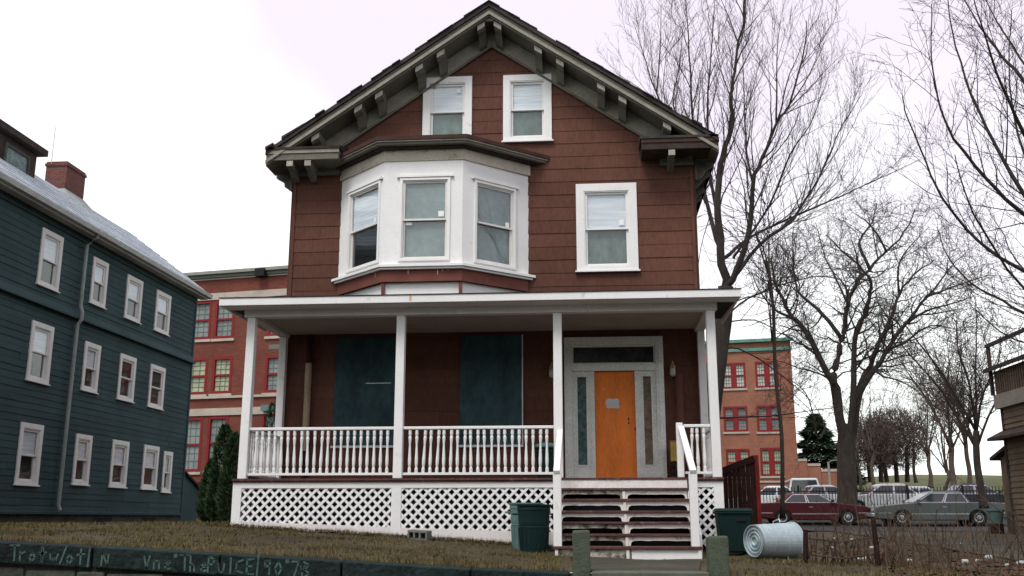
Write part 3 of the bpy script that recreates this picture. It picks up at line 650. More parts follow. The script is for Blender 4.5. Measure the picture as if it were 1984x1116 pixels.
# stairs
SX0, SX1 = -.60, 1.52
tz = [1.24, 1.06, .875, .705, .525, .345]
st = MB()
prof = [(YE + .02, 1.20), (YE + .02, .2)]
for sx, nm in ((SX0 - .02, 'stringer'), (.44, 'stringer'), (SX1 - .02, 'stringer')):
    P = [(YE - .03, 1.21)]
    for k, z in enumerate(tz):
        y = YE - .03 - .27 * k
        P += [(y, z - .043), (y - .25, z - .043)] if k < 6 else []
        if k < 5: P += [(y - .27, z - .043)]
    P = [(YE - .03, tz[0] - .043)]
    for k in range(6):
        y1 = YE - .01 - .27 * (k + 1); P += [(y1, tz[k] - .043)]
        P += [(y1, (tz[k + 1] - .043) if k < 5 else .12)]
    P += [(YE - .9, .12), (YE - .03, .70)]
    o = MB().prism([(sx, y, z) for y, z in P], [(sx + .045, y, z) for y, z in P]).build('stringer', X['white_soft'] if sx < 1 else X['white'], H)
tops = [FLOOR - .034] + tz
for k in range(7):                                # a riser under the floor edge and under every tread
    y = YE + .012 - .27 * k; zt = tops[k] - (.0 if k == 0 else .036); zb = tops[k + 1] if k < 6 else .16
    if k in (0, 6):
        if k == 0: MB().box(SX0, SX1, y - .0, y + .022, zb + .01, zt).build('riser', X['riser'], H)
        else:
            MB().box(SX0 - .0, .52, y, y + .03, zb, zt).build('riser', X['riser_worn'], H); MB().box(.522, SX1 + .02, y, y + .03, zb, zt).build('riser', X['white'], H)
    else:
        h = zt - zb; lo = zb + h * .55
        F = Frame((0, y, 0), (1, 0, 0), (0, -1, 0))
        for s0, s1, mt in ((SX0 + .03, .44, 'riser_worn' if k in (1, 4, 5) else 'riser'), (.485, SX1 - .03, 'riser')):
            c = .05                                # upper board with rounded lower corners left by the rotted slot
            P = [(s0, zt), (s1, zt), (s1, zb), (s1 - .03, zb), (s1 - .045, lo - .02), (s1 - .09, lo)]
            n = 7
            for q in range(n): P.append((s1 - .09 + (s0 + .18 - s1) * (q + 1) / (n + 1), lo + rnd.uniform(-.005, .005)))
            P += [(s0 + .09, lo), (s0 + .045, lo - .02), (s0 + .03, zb), (s0, zb)]
            MB().fprism(F, P, -.018, 0).build('riser', X[mt], H)
for k, z in enumerate(tz):
    y = YE - .27 * k; e = .06 if k == 5 else .0
    MB().box(SX0 + .01 - e, SX1 - .01 + e, y - .30, y + .012, z - .036, z + rnd.uniform(-.004, .004)).build('tread', X['tread'], H, bevel=.006)
MB().box(SX0 + .03, SX1 - .03, YE - .1, YE - .085, .2, 1.1).build('stair_shade_sheet', X['dark_room'], H)  # dark sheet standing in for shade beneath the open steps
# newels and handrails
def newel(x, y, z0, z1, w=.065): return MB().box(x - w, x + w, y - w, y + w, z0, z1).build('newel_post', X['white'], H, bevel=.01)
newel(SX0 + .02, -3.72, .34, 1.44, .062); newel(1.47, -3.72, .34, 1.44, .062); newel(1.43, YP - .05, FLOOR, 2.33, .055)
for x, z0 in ((SX0 + .015, 2.22), (1.455, 2.25)):
    MB().bar((x, YP - .02 if x < 0 else YP - .08, z0), (x + (.0 if x < 0 else .015), -3.80, 1.44), .10, .06).build('handrail', X['white'], H, bevel=.008)
MB().prism([(1.545, YE + .0, 1.30), (1.545, YE, 1.02), (1.545, -3.66, .12), (1.545, -3.66, .52)], [(1.575, YE, 1.30), (1.575, YE, 1.02), (1.575, -3.66, .12), (1.575, -3.66, .52)]).build('skirt_stringer', X['white'], H)

# entrance: frame, transom, sidelights and door
DF = FW
fr = MB().ring(DF, -.56, 1.345, FLOOR, 4.19, .15, -.02, .085, wb=.02, wt=.16).build('door_frame', X['doorframe'], H, bevel=.008)
for s in (-.51, 1.25): MB().fbox(DF, s, s + .045, FLOOR + .03, 4.05, .086, .105).build('frame_moulding', X['doorframe'], fr)
MB().fbox(DF, -.41, 1.195, 3.53, 3.66, -.04, .07).build('transom_bar', X['doorframe'], fr)
MB().ring(DF, -.41, 1.195, 3.66, 4.03, .03, -.06, .03).build('transom_frame', X['doorframe'], fr)
MB().fbox(DF, -.385, 1.17, 3.685, 4.005, -.05, -.03).build('transom_pane', X['transom'], fr)
for s0, s1, mt in ((-.41, -.045, 'sidelight'), (.85, 1.195, 'sidelight_b')):
    p = MB().ring(DF, s0, s1, FLOOR + .01, 3.53, .085, -.06, .03, wb=.30, wt=.10).build('sidelight_panel', X['doorframe'], fr)
    MB().ring(DF, s0 + .075, s1 - .075, FLOOR + .30, 3.44, .022, -.05, .042).build('sidelight_moulding', X['doorframe'], fr)
    MB().fbox(DF, s0 + .09, s1 - .09, FLOOR + .31, 3.43, -.04, -.02).build('sidelight_pane', X[mt], fr)
    MB().fbox(DF, s0 + .07, s1 - .07, FLOOR + .06, FLOOR + .23, .031, .04).build('sidelight_base', X['doorframe'], fr)
for s in (-.045, .79): MB().fbox(DF, s, s + .06, FLOOR + .01, 3.53, -.05, .055).build('door_jamb', X['doorframe'], fr)
dr = MB().fbox(DF, .018, .788, FLOOR + .015, 3.515, -.05, -.012).build('door', X['orange'], H)
DP = [(.22, 2.90), (.245, 2.86), (.24, 2.82), (.47, 2.81), (.49, 2.85), (.475, 2.88), (.485, 2.97), (.44, 3.0), (.36, 2.99), (.27, 3.0), (.235, 2.96)]
MB().fprism(DF, DP, -.0118, -.008).build('notice', X['paper'], dr)
for s, z, ww, hh in ((.655, 2.60, .011, .03), (.655, 2.53, .014, .018), (.775, 2.42, .010, .03)): MB().fbox(DF, s - ww, s + ww, z - hh, z + hh, -.0118, -.006).build('lock_hole', X['dark_trim'], dr)
MB().fbox(DF, .185, .20, 3.17, 3.20, -.0118, -.006).build('paint_chip', X['paper'], dr)
# boarded windows on the porch
for s0, s1 in ((-5.07, -3.78), (-2.59, -1.385)):
    b = MB().fbox(FW, s0, s1, 2.13, 4.26, .03, .048).build('window_board', X['plywood_teal'], H)
    MB().fbox(FW, s0 - .03, s1 + .03, 2.085, 2.128, .02, .075).build('board_sill', X['white'], b)
MB().fbox(FW, -1.382, -1.36, 2.13, 4.26, .03, .07).build('white_edge_strip', X['white_soft'], H)
MB().fbox(FW, -4.45, -3.95, 3.33, 3.345, .0485, .056).build('board_seam', X['doorframe'], H)
# pipes on the porch wall
MB().tube([FW(-5.6, 2.03, .09), FW(-5.6, 3.74, .09)], [.065, .065], 10).build('downpipe', X['pipe_tan'], H)
MB().tube([FW(-5.6, 3.742, .09), FW(-5.6, 4.3, .09)], [.055, .055], 10).build('downpipe_top', X['rust_brown'], H)
MB().tube([FW(-5.6, 1.44, .09), FW(-5.6, 2.028, .09)], [.055, .055], 10).build('downpipe_foot', X['rust_brown'], H)
MB().tube([FW(1.63, 1.44, .07), FW(1.63, 3.45, .07)], [.075, .075], 10).build('downpipe', X['brown'], H)
for s in (-.80, 1.515):
    l = MB().lathe([(.03, 3.40), (.055, 3.43), (.055, 3.53), (.04, 3.56)], 10, FW(s, 0, .10)).build('wall_lamp', X['lamp_glass'], H)
    MB().lathe([(.02, 3.56), (.062, 3.562), (.05, 3.60), (.025, 3.64), (.012, 3.70)], 10, FW(s, 0, .10)).build('lamp_cap', X['brass'], l)
    MB().fbox(FW, s - .035, s + .035, 3.44, 3.60, .024, .06).build('lamp_bracket', X['brass'], l)

# ------------------------------------------------------------------ blue-grey three-storey house on the left
LH = thing('blue_grey_house', 'three-storey blue-grey clapboard house with grey roof and white windows', 'house', (-14, 6, .55))
FL = Frame((-14, 0, 0), (0, 1, 0), (1, 0, 0))
LY0, LY1 = -4.0, 14.3
cols = [(4.2, 5.22), (6.88, 7.76), (8.98, 10.02), (11.05, 12.14)]
Lw = [(a, b, z0 - (.09 if i == 0 else 0), z1 + (.06 if i == 0 else 0)) for i, (a, b) in enumerate(cols) for z0, z1 in ((6.64, 7.96), (4.2, 5.54), (1.66, 3.0))]
Lw += [(12.54, 13.22, 1.6, 2.9)] + [(1.2, 2.2, z0, z1) for z0, z1 in ((6.5, 8.0), (4.1, 5.6), (1.55, 3.1))]
lh = [inset(r, .06) for r in Lw]
wall_sheet(FL, LY0, LY1, .92, 8.5, lh, 'side_wall', X['teal_siding'], LH)
siding(FL, LY0, LY1, .92, 6.02, lh, .165, X['teal_siding'], LH, lens=(4, 8), seed=5, lo=.019, hi=.008)
siding(FL, LY0, LY1, 6.05, 8.4, lh, .165, X['teal_siding'], LH, lens=(4, 8), seed=6, lo=.019, hi=.008)
MB().prism([(-13.97, LY0, 6.02), (-13.86, LY0, 6.02), (-13.86, LY0, 6.06), (-13.97, LY0, 6.26)], [(-13.97, LY1, 6.02), (-13.86, LY1, 6.02), (-13.86, LY1, 6.06), (-13.97, LY1, 6.26)]).build('flared_band', X['teal_siding'], LH)
MB().prism([(-14.01, LY0, .86), (-13.93, LY0, .86), (-13.93, LY0, .92), (-14.01, LY0, .95)], [(-14.01, LY1, .86), (-13.93, LY1, .86), (-13.93, LY1, .92), (-14.01, LY1, .95)]).build('water_table', X['teal_siding'], LH)
MB().box(-23, -14.02, LY1 - .1, LY1, .3, 8.5).build('end_wall', X['teal_siding'], LH)
MB().box(-23, -14.02, LY0, LY0 + .1, .3, 8.5).build('end_wall', X['teal_siding'], LH)
MB().box(-23.1, -23, LY0, LY1, .3, 8.5).build('side_wall', X['teal_siding'], LH)
MB().box(-14.25, -14.02, LY0 + .1, LY1 - .1, .1, .93).build('foundation', X['stone_dark'], LH)
for y in (2.3, 8.4, 11.4):
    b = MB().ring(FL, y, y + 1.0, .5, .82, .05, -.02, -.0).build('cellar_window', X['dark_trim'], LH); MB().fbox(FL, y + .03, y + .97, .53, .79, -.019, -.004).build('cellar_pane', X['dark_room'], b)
MB().box(-14.02, -13.955, LY1 - .09, LY1 + .012, .93, 8.38).build('corner_board', X['teal_siding'], LH)
for i, r in enumerate(Lw):
    row = i % 3
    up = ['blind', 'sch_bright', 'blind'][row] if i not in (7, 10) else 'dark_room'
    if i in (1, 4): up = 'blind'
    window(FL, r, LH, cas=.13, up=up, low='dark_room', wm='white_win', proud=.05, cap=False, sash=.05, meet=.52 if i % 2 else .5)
# truncated hip roof with a flat deck
E_ = [(-13.62, LY0 - .35), (-13.62, LY1 + .32), (-23.4, LY1 + .32), (-23.4, LY0 - .35)]
D_ = [(-15.62, LY0 + 1.8), (-15.62, 12.15), (-21.4, 12.15), (-21.4, LY0 + 1.8)]
lr = MB().prism([(x, y, 8.55) for x, y in E_], [(x, y, 10.22) for x, y in D_]).build('roof', X['shingle_blue'], LH)
# courses of roofing on the slope that shows
for k in range(11):
    t0, t1 = k / 11, (k + 1) / 11 + .01
    q = lambda t: (-13.62 - 2.0 * t, 8.55 + 1.67 * t)
    ye = lambda t: LY1 + .32 - 2.47 * t
    a, b = q(t0), q(t1)
    y = LY0; rg = random.Random(k)
    while y < ye(t1) - .2:
        y2 = min(y + rg.uniform(2.2, 3.6), ye(t1))
        if ye(t1) - y2 < .6: y2 = ye(t1)
        m = MB(); th = rg.uniform(.02, .035)
        m.prism([(a[0] + .012, y + .003, a[1] + th), (b[0], y + .003, b[1] + .006), (b[0], y + .003, b[1] - .0), (a[0] + .012, y + .003, a[1])],
                [(a[0] + .012, (y2 if y2 < ye(t1) else ye(t0)) - .003, a[1] + th), (b[0], y2 - .003, b[1] + .006), (b[0], y2 - .003, b[1]), (a[0] + .012, (y2 if y2 < ye(t1) else ye(t0)) - .003, a[1])]).build('roof_strip', X['shingle_blue'], lr); y = y2
MB().box(-13.93, -13.66, LY0 - .3, LY1 + .2, 8.36, 8.40).build('eave_soffit', X['gutter'], LH)
MB().box(-13.98, -13.95, LY0, LY1, 8.2, 8.36).build('frieze_board', X['teal_siding'], LH)
g = [(-13.66, 8.40), (-13.55, 8.42), (-13.52, 8.54), (-13.66, 8.55)]
for ya, yb in ((LY0 - .3, 6.30), (6.33, LY1 + .32)): MB().prism([(x, ya, z) for x, z in g], [(x, yb, z) for x, z in g]).build('gutter', X['gutter'], LH)
MB().tube([(-13.60, 6.3, 8.42), (-13.62, 6.3, 8.32), (-13.87, 6.27, 8.1), (-13.87, 6.25, 6.4), (-13.80, 6.24, 6.2), (-13.80, 6.23, 6.0), (-13.88, 6.2, 5.85), (-13.88, 6.15, 1.1), (-13.82, 6.15, .95)], [.05] * 9, 8).build('downspout', X['pipe'], LH)
ch = MB().box(-16.25, -15.60, 7.85, 8.95, 9.7, 11.2).build('chimney', X['chimney'], LH)
MB().box(-16.28, -15.57, 7.82, 8.98, 11.06, 11.14).build('chimney_course', X['chimney'], ch)
MB().prism([(-16.4, 7.6, 9.9), (-15.2, 7.6, 9.88), (-15.2, 9.2, 9.88), (-16.4, 9.2, 9.9)], [(-16.26, 7.84, 10.34), (-15.59, 7.84, 10.34), (-15.59, 8.96, 10.34), (-16.26, 8.96, 10.34)]).build('chimney_flashing', X['pipe'], ch)
MB().tube([(-16.1, 7.85, 11.1), (-16.1, 7.85, 12.3)], [.014, .01], 5).build('antenna', X['gutter'], LH)
dm = MB().box(-17.5, -15.05, 3.4, 5.35, 9.3, 10.45).build('dormer', X['dark_trim'], LH)
MB().box(-17.6, -14.85, 3.2, 5.55, 10.45, 10.62).build('dormer_roof', X['dark_trim'], dm)
MB().ring(FL, 3.85, 5.0, 9.55, 10.25, .09, -1.05, -1.0).build('dormer_window', X['stone_dark'], dm)
MB().fbox(FL, 3.93, 4.92, 9.63, 10.17, -1.045, -1.03).build('dormer_pane', X['sidelight'], dm)
# small lean-to at the far corner
MB().prism([(-14.9, 14.31, .4), (-14.0, 14.31, .4), (-14.0, 14.31, 2.25), (-14.9, 14.31, 2.25)], [(-14.9, 15.7, .4), (-14.0, 15.7, .4), (-14.0, 15.7, 1.75), (-14.9, 15.7, 1.75)]).build('lean_to', X['teal_siding'], LH)
MB().prism([(-14.95, 14.31, 2.255), (-13.9, 14.31, 2.255), (-13.9, 14.31, 2.33), (-14.95, 14.31, 2.33)], [(-14.95, 15.85, 1.70), (-13.9, 15.85, 1.70), (-13.9, 15.85, 1.775), (-14.95, 15.85, 1.775)]).build('lean_to_roof', X['dark_trim'], LH)

# ------------------------------------------------------------------ brick schools
def brick_window(F, r, parent, style, pair=False, stone=True):
    s0, s1, z0, z1 = r; w = .16
    wd = MB().ring(F, s0, s1, z0, z1, w, -.12, .02).build('window', X['red_frame'], parent)
    parts = [(s0 + w, s1 - w)]
    if pair:
        c = (s0 + s1) / 2; MB().fbox(F, c - .22, c + .22, z0 + w, z1 - w, -.12, .01).build('mullion', X['red_frame'], wd); parts = [(s0 + w, c - .22), (c + .22, s1 - w)]
    zm = (z0 + z1) / 2
    for a, b in parts:
        MB().fbox(F, a, b, zm - .06, zm + .06, -.10, -.02).build('meeting_rail', X['red_frame'], wd)
        for y0, y1 in ((zm + .06, z1 - w), (z0 + w, zm - .06)):
            MB().fbox(F, a, b, y0, y1, -.16, -.13).build('pane', X[style], wd)
            m = MB()
            for k in (1, 2): c = a + (b - a) * k / 3; m.fbox(F, c - .022, c + .022, y0, y1, -.128, -.11)
            for k in (1, 2): c = y0 + (y1 - y0) * k / 3; m.fbox(F, a, b, c - .022, c + .022, -.127, -.111)
            tag(m.build('muntin_grid', X['muntin'], wd), kind='stuff')
    if stone: MB().fbox(F, s0 - .08, s1 + .08, z0 - .16, z0 - .01, -.05, .10).build('sill', X['limestone'], wd)
aS = R(10.8)
SB = thing('brick_school', 'red brick school with stone bands seen behind the porch corner', 'school', (-19.8, 36, .5))
FS = Frame((-19.8, 36, 0), (math.cos(aS), -math.sin(aS), 0), (-math.sin(aS), -math.cos(aS), 0))
rows = [((369, 585, 407, 657), 'sch_grey', 0), ((418, 582, 452, 655), 'sch_grey', 0), ((357, 695, 399, 764), 'sch_blind', 0), ((413, 692, 447, 762), 'sch_blind', 0), ((515, 689, 549, 760), 'sch_grey', 0),
        ((354, 810, 387, 914), 'sch_grey', 1), ((404, 807, 437, 911), 'sch_grey', 1), ((508, 800, 542, 905), 'sch_grey', 1), ((520, 580, 553, 650), 'sch_grey', 0)]
rr = [FS.rect(*p) for p, _, _ in rows]
zt = FS.hit(455, 526)[1]
wall_sheet(FS, -16, 9, .3, zt - .02, [inset(r, .1) for r in rr], 'front_wall', X['brick_red'], SB)
MB().prism([FS(-16, .3, -.3), FS(9, .3, -.3), FS(9, .3, -14), FS(-16, .3, -14)], [FS(-16, zt - .1, -.3), FS(9, zt - .1, -.3), FS(9, zt - .1, -14), FS(-16, zt - .1, -14)]).build('rear_block', X['brick_red'], SB)
for r, (p, stl, g) in zip(rr, rows): brick_window(FS, r, SB, stl)
def band(name, v0, v1, d, mt, u=455):
    za, zb = FS.hit(u, v0)[1], FS.hit(u, v1)[1]; MB().fbox(FS, -16, 9, zb, za, -.02, d).build(name, mt, SB)
band('cornice', 525, 531, .40, X['cornice_grey']); band('cornice_moulding', 531.2, 537, .22, X['muntin']); band('frieze_band', 537.2, 540, .10, X['limestone'])
band('stone_band', 566, 579, .07, X['limestone']); band('stone_band', 766.5, 771, .12, X['limestone']); band('stone_band', 790, 804, .08, X['limestone']); band('base_band', 928, 934, .10, X['brick_red'])
a = FS.hit(513, 530); MB().fbox(FS, a[0] - .35, a[0] + .25, a[1] - .25, a[1] + .2, .05, .55).build('floodlight', X['iron'], SB)
r = FS.rect(521, 668, 547, 676); MB().fbox(FS, r[0], r[1], r[2], r[3], -.01, .02).build('vent_slot', X['muntin'], SB)
r = FS.rect(512, 786, 541, 800); MB().fbox(FS, r[0], r[1], r[2] + .1, r[3], .085, .4).build('air_conditioner', X['bin_teal'], SB)

RB = thing('brick_school_wing', 'orange brick school wing with green cornice behind the parked cars', 'school', (12.6, 62, .5))
FR = Frame((12.6, 62, 0), (math.cos(aS), -math.sin(aS), 0), (-math.sin(aS), -math.cos(aS), 0))
rows = [((1397, 704, 1446, 752), 'sch_bright'), ((1462, 701, 1510, 750), 'sch_bright'), ((1401, 788, 1450, 836), 'sch_grey'), ((1465, 786, 1515, 836), 'sch_grey'), ((1406, 870, 1455, 922), 'sch_blind'), ((1472, 868, 1519, 922), 'sch_blind'), ((1335, 706, 1383, 754), 'sch_grey'), ((1340, 790, 1388, 838), 'sch_grey')]
rr = [FR.rect(*p) for p, _ in rows]
sE = FR.hit(1540, 800)[0]; zt = FR.hit(1500, 660)[1]
wall_sheet(FR, -24, sE, .3, zt, [inset(r, .1) for r in rr], 'front_wall', X['brick_tan'], RB)
MB().prism([FR(-24, .3, -.4), FR(sE, .3, -.4), FR(sE, .3, -18), FR(-24, .3, -18)], [FR(-24, zt - .05, -.4), FR(sE, zt - .05, -.4), FR(sE, zt - .05, -18), FR(-24, zt - .05, -18)]).build('rear_block', X['brick_tan'], RB)
for r, (p, stl) in zip(rr, rows): brick_window(FR, r, RB, stl, pair=True)
def rband(name, v0, v1, d, mt):
    za, zb = FR.hit(1500, v0)[1], FR.hit(1500, v1)[1]; MB().fbox(FR, -24, sE + d * .6, zb, za, -.02, d).build(name, mt, RB)
MB().fbox(FR, sE - .3, sE, .3, zt - .04, -.42, -.004).build('end_pier', X['brick_tan'], RB)
rband('cornice', 656, 662, .35, X['copper']); rband('cornice_band', 673, 679, .15, X['copper']); rband('base_band', 932, 935, .1, X['limestone'])
a0 = FR.hit(1540, 930)[0]
for u0, u1, v in ((1541, 1566, 894), (1566, 1592, 903), (1592, 1626, 914)):
    s0, s1, z = FR.hit(u0, 930)[0], FR.hit(u1, 930)[0], FR.hit(u0, v)[1]
    MB().fbox(FR, s0 + .02, s1, .3, z, -.5, -.05).build('stepped_wall', X['brick_tan'], RB); MB().fbox(FR, s0 + .02, s1, z + .005, z + .2, -.55, .0).build('wall_coping', X['limestone'], RB)

# ------------------------------------------------------------------ tan house at the right edge
TH = thing('tan_house', 'tan clapboard house with upper balcony at the right edge', 'house', (12, 8, .3))
FT = Frame((12, 0, 0), (0, 1, 0), (-1, 0, 0))
TY1 = FT.hit(1956, 930)[0]; TY0 = TY1 - 16
tw = (TY1 - 7.0, TY1 - 6.0, 1.3, 2.8)
zr1 = FT.hit(1945, 716)[1]
wall_sheet(FT, TY0, TY1, .2, zr1, [inset(tw, .06)], 'side_wall', X['tan_clap'], TH)
zl = FT.hit(1950, 852)[1]; zd0 = FT.hit(1950, 790)[1]; zd1 = FT.hit(1945, 770)[1]
siding(FT, TY0, TY1 - .12, .55, zl, [inset(tw, .06)], .155, X['tan_clap'], TH, lens=(4, 8), seed=8, lo=.03, hi=.008)
siding(FT, TY0, TY1 - .12, zl + .3, zd0, [], .155, X['tan_clap'], TH, lens=(4, 8), seed=9, lo=.03, hi=.008)
window(FT, tw, TH, up='blind', low='dark_room', wm='white_win')
MB().fbox(FT, TY1 - .12, TY1 + .02, .3, zd0, -.02, .04).build('corner_board', X['dark_trim'], TH)
MB().box(12.02, 20, TY1 - .1, TY1, .2, zr1).build('rear_wall', X['tan_clap'], TH)
MB().fbox(FT, TY0, TY1, .1, .54, -.1, -.01).build('foundation', X['stone_dark'], TH)
# small roof over the ground floor, balcony, upper roof
q = [(-.02, zl + .28), (.42, zl + .06), (.42, zl - .02), (-.02, zl + .0)]
MB().prism([FT(TY0, z, d) for d, z in q], [FT(TY1 + .25, z, d) for d, z in q]).build('lower_roof', X['dark_trim'], TH)
dk = MB().fbox(FT, TY0, TY1 + .15, zd0 + .005, zd1 + .1, -.05, .14).build('balcony_deck', X['weather_lt'], TH)
zr1 = FT.hit(1945, 716)[1]
for k in range(60):
    y = TY1 - .1 - k * .16
    MB().fbox(FT, y, y + .10, zd1 + .12, zr1, .08, .115).build('balcony_picket', X['tan_clap'], dk)
MB().fbox(FT, TY0, TY1 + .02, zd1 + .11, zr1, .01, .075).build('balcony_panel', X['dark_trim'], dk)
for y in (TY1 + .05, TY1 - 3.0, TY1 - 6): MB().fbox(FT, y, y + .12, zd1 + .1, zr1 + .75, .12, .20).build('balcony_post', X['dark_trim'], dk)
MB().fbox(FT, TY0, TY1 + .25, zr1 + .755, zr1 + .85, .11, .21).build('balcony_top_beam', X['dark_trim'], dk)
q = [(.30, zr1 + .005), (-3, zr1 + 1.1), (-3, zr1 + 1.2), (.30, zr1 + .11)]
MB().prism([FT(TY0, z, d) for d, z in q], [FT(TY1 + .2, z, d) for d, z in q]).build('upper_roof', X['shingle_blue'], TH)
MB().fbox(FT, TY0, TY1 + .22, zr1 - .02, zr1 + .10, .302, .34).build('upper_eave', X['dark_trim'], TH)
zs = FT.hit(1925, 880)[1]
MB().prism([(12.3, TY1 + .01, .3), (13.6, TY1 + .01, .3), (13.6, TY1 + .01, zs + .2), (12.3, TY1 + .01, zs + .2)], [(12.3, TY1 + 1.3, .3), (13.6, TY1 + 1.3, .3), (13.6, TY1 + 1.3, zs - .1), (12.3, TY1 + 1.3, zs - .1)]).build('rear_shed', X['tan_clap'], TH)
MB().prism([(12.1, TY1 + .01, zs + .205), (13.7, TY1 + .01, zs + .205), (13.7, TY1 + .01, zs + .3), (12.1, TY1 + .01, zs + .3)], [(12.1, TY1 + 1.6, zs - .16), (13.7, TY1 + 1.6, zs - .16), (13.7, TY1 + 1.6, zs - .07), (12.1, TY1 + 1.6, zs - .07)]).build('shed_roof', X['dark_trim'], TH)

# ------------------------------------------------------------------ retaining wall with chalk writing, gate posts, steps
RW = thing('retaining_wall', 'low dark stone retaining wall with chalk writing below the lawn', 'wall', (-4, -7.5, -.8))
def captop(x): return ground(x, -7.35) + .012
xs = [-16, -13.9, -11.6, -9.3, -7.6, -5.86, -4.33, -2.9, -1.42, -.30]
FC = Frame((0, -7.62, 0), (1, 0, 0), (0, -1, 0))
for a, b in zip(xs[:-1], xs[1:]):
    q = .012; za, zb = captop(a) + rnd.uniform(-.006, .006), captop(b) + rnd.uniform(-.006, .006)
    MB().prism([(a + q, -7.64, za - .235), (b - q, -7.64, zb - .235), (b - q, -7.64, zb), (a + q, -7.64, za)], [(a + q, -7.30, za - .24), (b - q, -7.30, zb - .24), (b - q, -7.30, zb + .008), (a + q, -7.30, za + .008)]).build('cap_stone', X['cap_stone'], RW, bevel=.015)
for a, b in zip(xs[:-1], xs[1:]):
    MB().prism([(a, -7.56, -.95), (b, -7.56, -.95), (b, -7.56, captop(b) - .232), (a, -7.56, captop(a) - .232)], [(a, -7.32, -.95), (b, -7.32, -.95), (b, -7.32, captop(b) - .245), (a, -7.32, captop(a) - .245)]).build('wall_core', X['stone_dark'], RW)
for row in range(3):
    x = -12 + rnd.random() * .4
    while x < -.5:
        L = rnd.uniform(.35, .9); x2 = min(x + L, -.32); zt_ = captop((x + x2) / 2) - .275 - row * .30 + rnd.uniform(-.01, .01); h = rnd.uniform(.24, .28)
        P = [(x + .012, zt_ - h), (x2 - .012, zt_ - h + rnd.uniform(-.02, .02)), (x2 - .012, zt_), (x + .012, zt_ + rnd.uniform(-.015, .015))]
        dd = rnd.uniform(.0, .03)
        MB().prism([(s, -7.585 - dd, z) for s, z in P], [(s, -7.50, z) for s, z in P]).build('wall_stone', X['wall_stone'], RW, bevel=.025); x = x2
# chalk strokes on the cap faces: each letter a few flat strokes
GL = {'T': [[(0, 1), (.7, 1)], [(.35, 1), (.4, 0)]], 'r': [[(.05, .6), (.1, 0)], [(.08, .45), (.4, .6)]], 'o': [[(.25, .55), (.02, .3), (.2, 0), (.45, .25), (.25, .55)]], 't': [[(.25, .95), (.25, 0)], [(0, .6), (.5, .65)]],
      '+': [[(.25, .95), (.27, .1)], [(.08, .5), (.46, .52)]], 'w': [[(0, .55), (.12, .05), (.28, .4), (.4, .05), (.55, .55)]], '/': [[(0, -.05), (.35, 1.05)]], '1': [[(.1, 1.05), (.05, -.1)]], 'N': [[(0, 0), (.02, .9), (.45, .05), (.5, .8)]],
      'V': [[(0, .8), (.2, 0), (.4, .8)]], 'n': [[(0, 0), (.02, .55), (.35, .5), (.38, 0)]], 'e': [[(.05, .3), (.45, .32), (.3, .55), (.05, .3), (.15, .02), (.45, .08)]], '"': [[(0, 1), (.18, 1.02)], [(.0, .88), (.2, .9)]],
      'h': [[(.05, .95), (.05, 0)], [(.05, .4), (.3, .5), (.35, 0)]], 'P': [[(.05, 0), (.08, .95), (.45, .8), (.4, .5), (.08, .45)]], 'u': [[(0, .55), (.1, .02), (.35, .05), (.4, .55)]], 'c': [[(.45, .5), (.1, .45), (.05, .1), (.45, .05)]],
      'I': [[(.1, .95), (.1, 0)]], 'C': [[(.5, .85), (.1, .7), (.05, .2), (.5, .05)]], 'E': [[(.5, .95), (.05, .9), (.05, .05), (.5, .0)], [(.05, .5), (.4, .5)]], '9': [[(.4, .6), (.1, .55), (.1, .9), (.4, .9), (.38, .05)]],
      '0': [[(.25, .9), (.02, .45), (.22, 0), (.45, .45), (.25, .9)]], '7': [[(0, .95), (.45, .95), (.15, 0)]], '3': [[(.05, .95), (.4, .8), (.15, .5), (.42, .25), (.05, 0)]], 'Y': [[(0, 1), (.2, .55)], [(.4, 1), (.2, .55), (.2, 0)]], ' ': []}
def chalk(text, x, k, sp=.72):
    for c in text:
        m = MB()
        for st_ in GL[c]:
            for (a0, b0), (a1, b1) in zip(st_[:-1], st_[1:]):
                p = [Vector((x + a * k, -7.6415, captop(x) - .205 + b * k)) for a, b in ((a0, b0), (a1, b1))]
                d = (p[1] - p[0]); nn = Vector((-d.z, 0, d.x)).normalized() * .011; e = d.normalized() * .006
                m.prism([p[0] - nn - e, p[1] - nn + e, p[1] + nn + e, p[0] + nn - e], [q + Vector((0, -.003, 0)) for q in (p[0] - nn - e, p[1] - nn + e, p[1] + nn + e, p[0] + nn - e)])
        if m.f: m.build('chalk_letter', X['chalk'], RW)
        x += k * sp * (.55 if c in '"1I/ ' else 1)
for tx, u, k in (('Trot', 18, .17), ('+', 74, .18), ('w/ot1', 97, .18), ('N', 198, .16), ('Vne', 280, .17), ('"The', 338, .17), ('PuICE', 403, .18), ('1', 498, .21), ('90"73', 512, .18), ('Y', 583, .13), ('c', 940, .16)):
    chalk(tx, at(u, 1075, -7.64).x, k)
for nm, xa, xb, zt_, lb in (('gate_post', -.275, -.065, .615, 'narrow mossy granite gate post in front of the porch steps'), ('gate_post', 1.235, 1.475, .555, 'wider mossy granite gate post beside the green wheeled bin')):
    P = [(xa, -7.62), (xb, -7.60), (xb - .005, -7.38), (xa + .004, -7.39)]
    gp = MB().prism([(x, y, -.95) for x, y in P], [(x + (.008 if x == xa else -.006), y, zt_ + rnd.uniform(-.012, .012)) for x, y in P]).build(nm, X['granite'], bevel=.025)
    tag(gp, lb, 'post', 'granite gate posts')
ST = thing('street_steps', 'worn concrete steps between the two granite gate posts', 'steps', (.58, -7.8, -.9))
for k in range(5):
    z = .175 - .19 * k; MB().box(-.06, 1.23, -7.72 - .3 * k, -7.36 - .3 * k + (0 if k else 0), z - .19, z).build('step', X['concrete'], ST, bevel=.015)
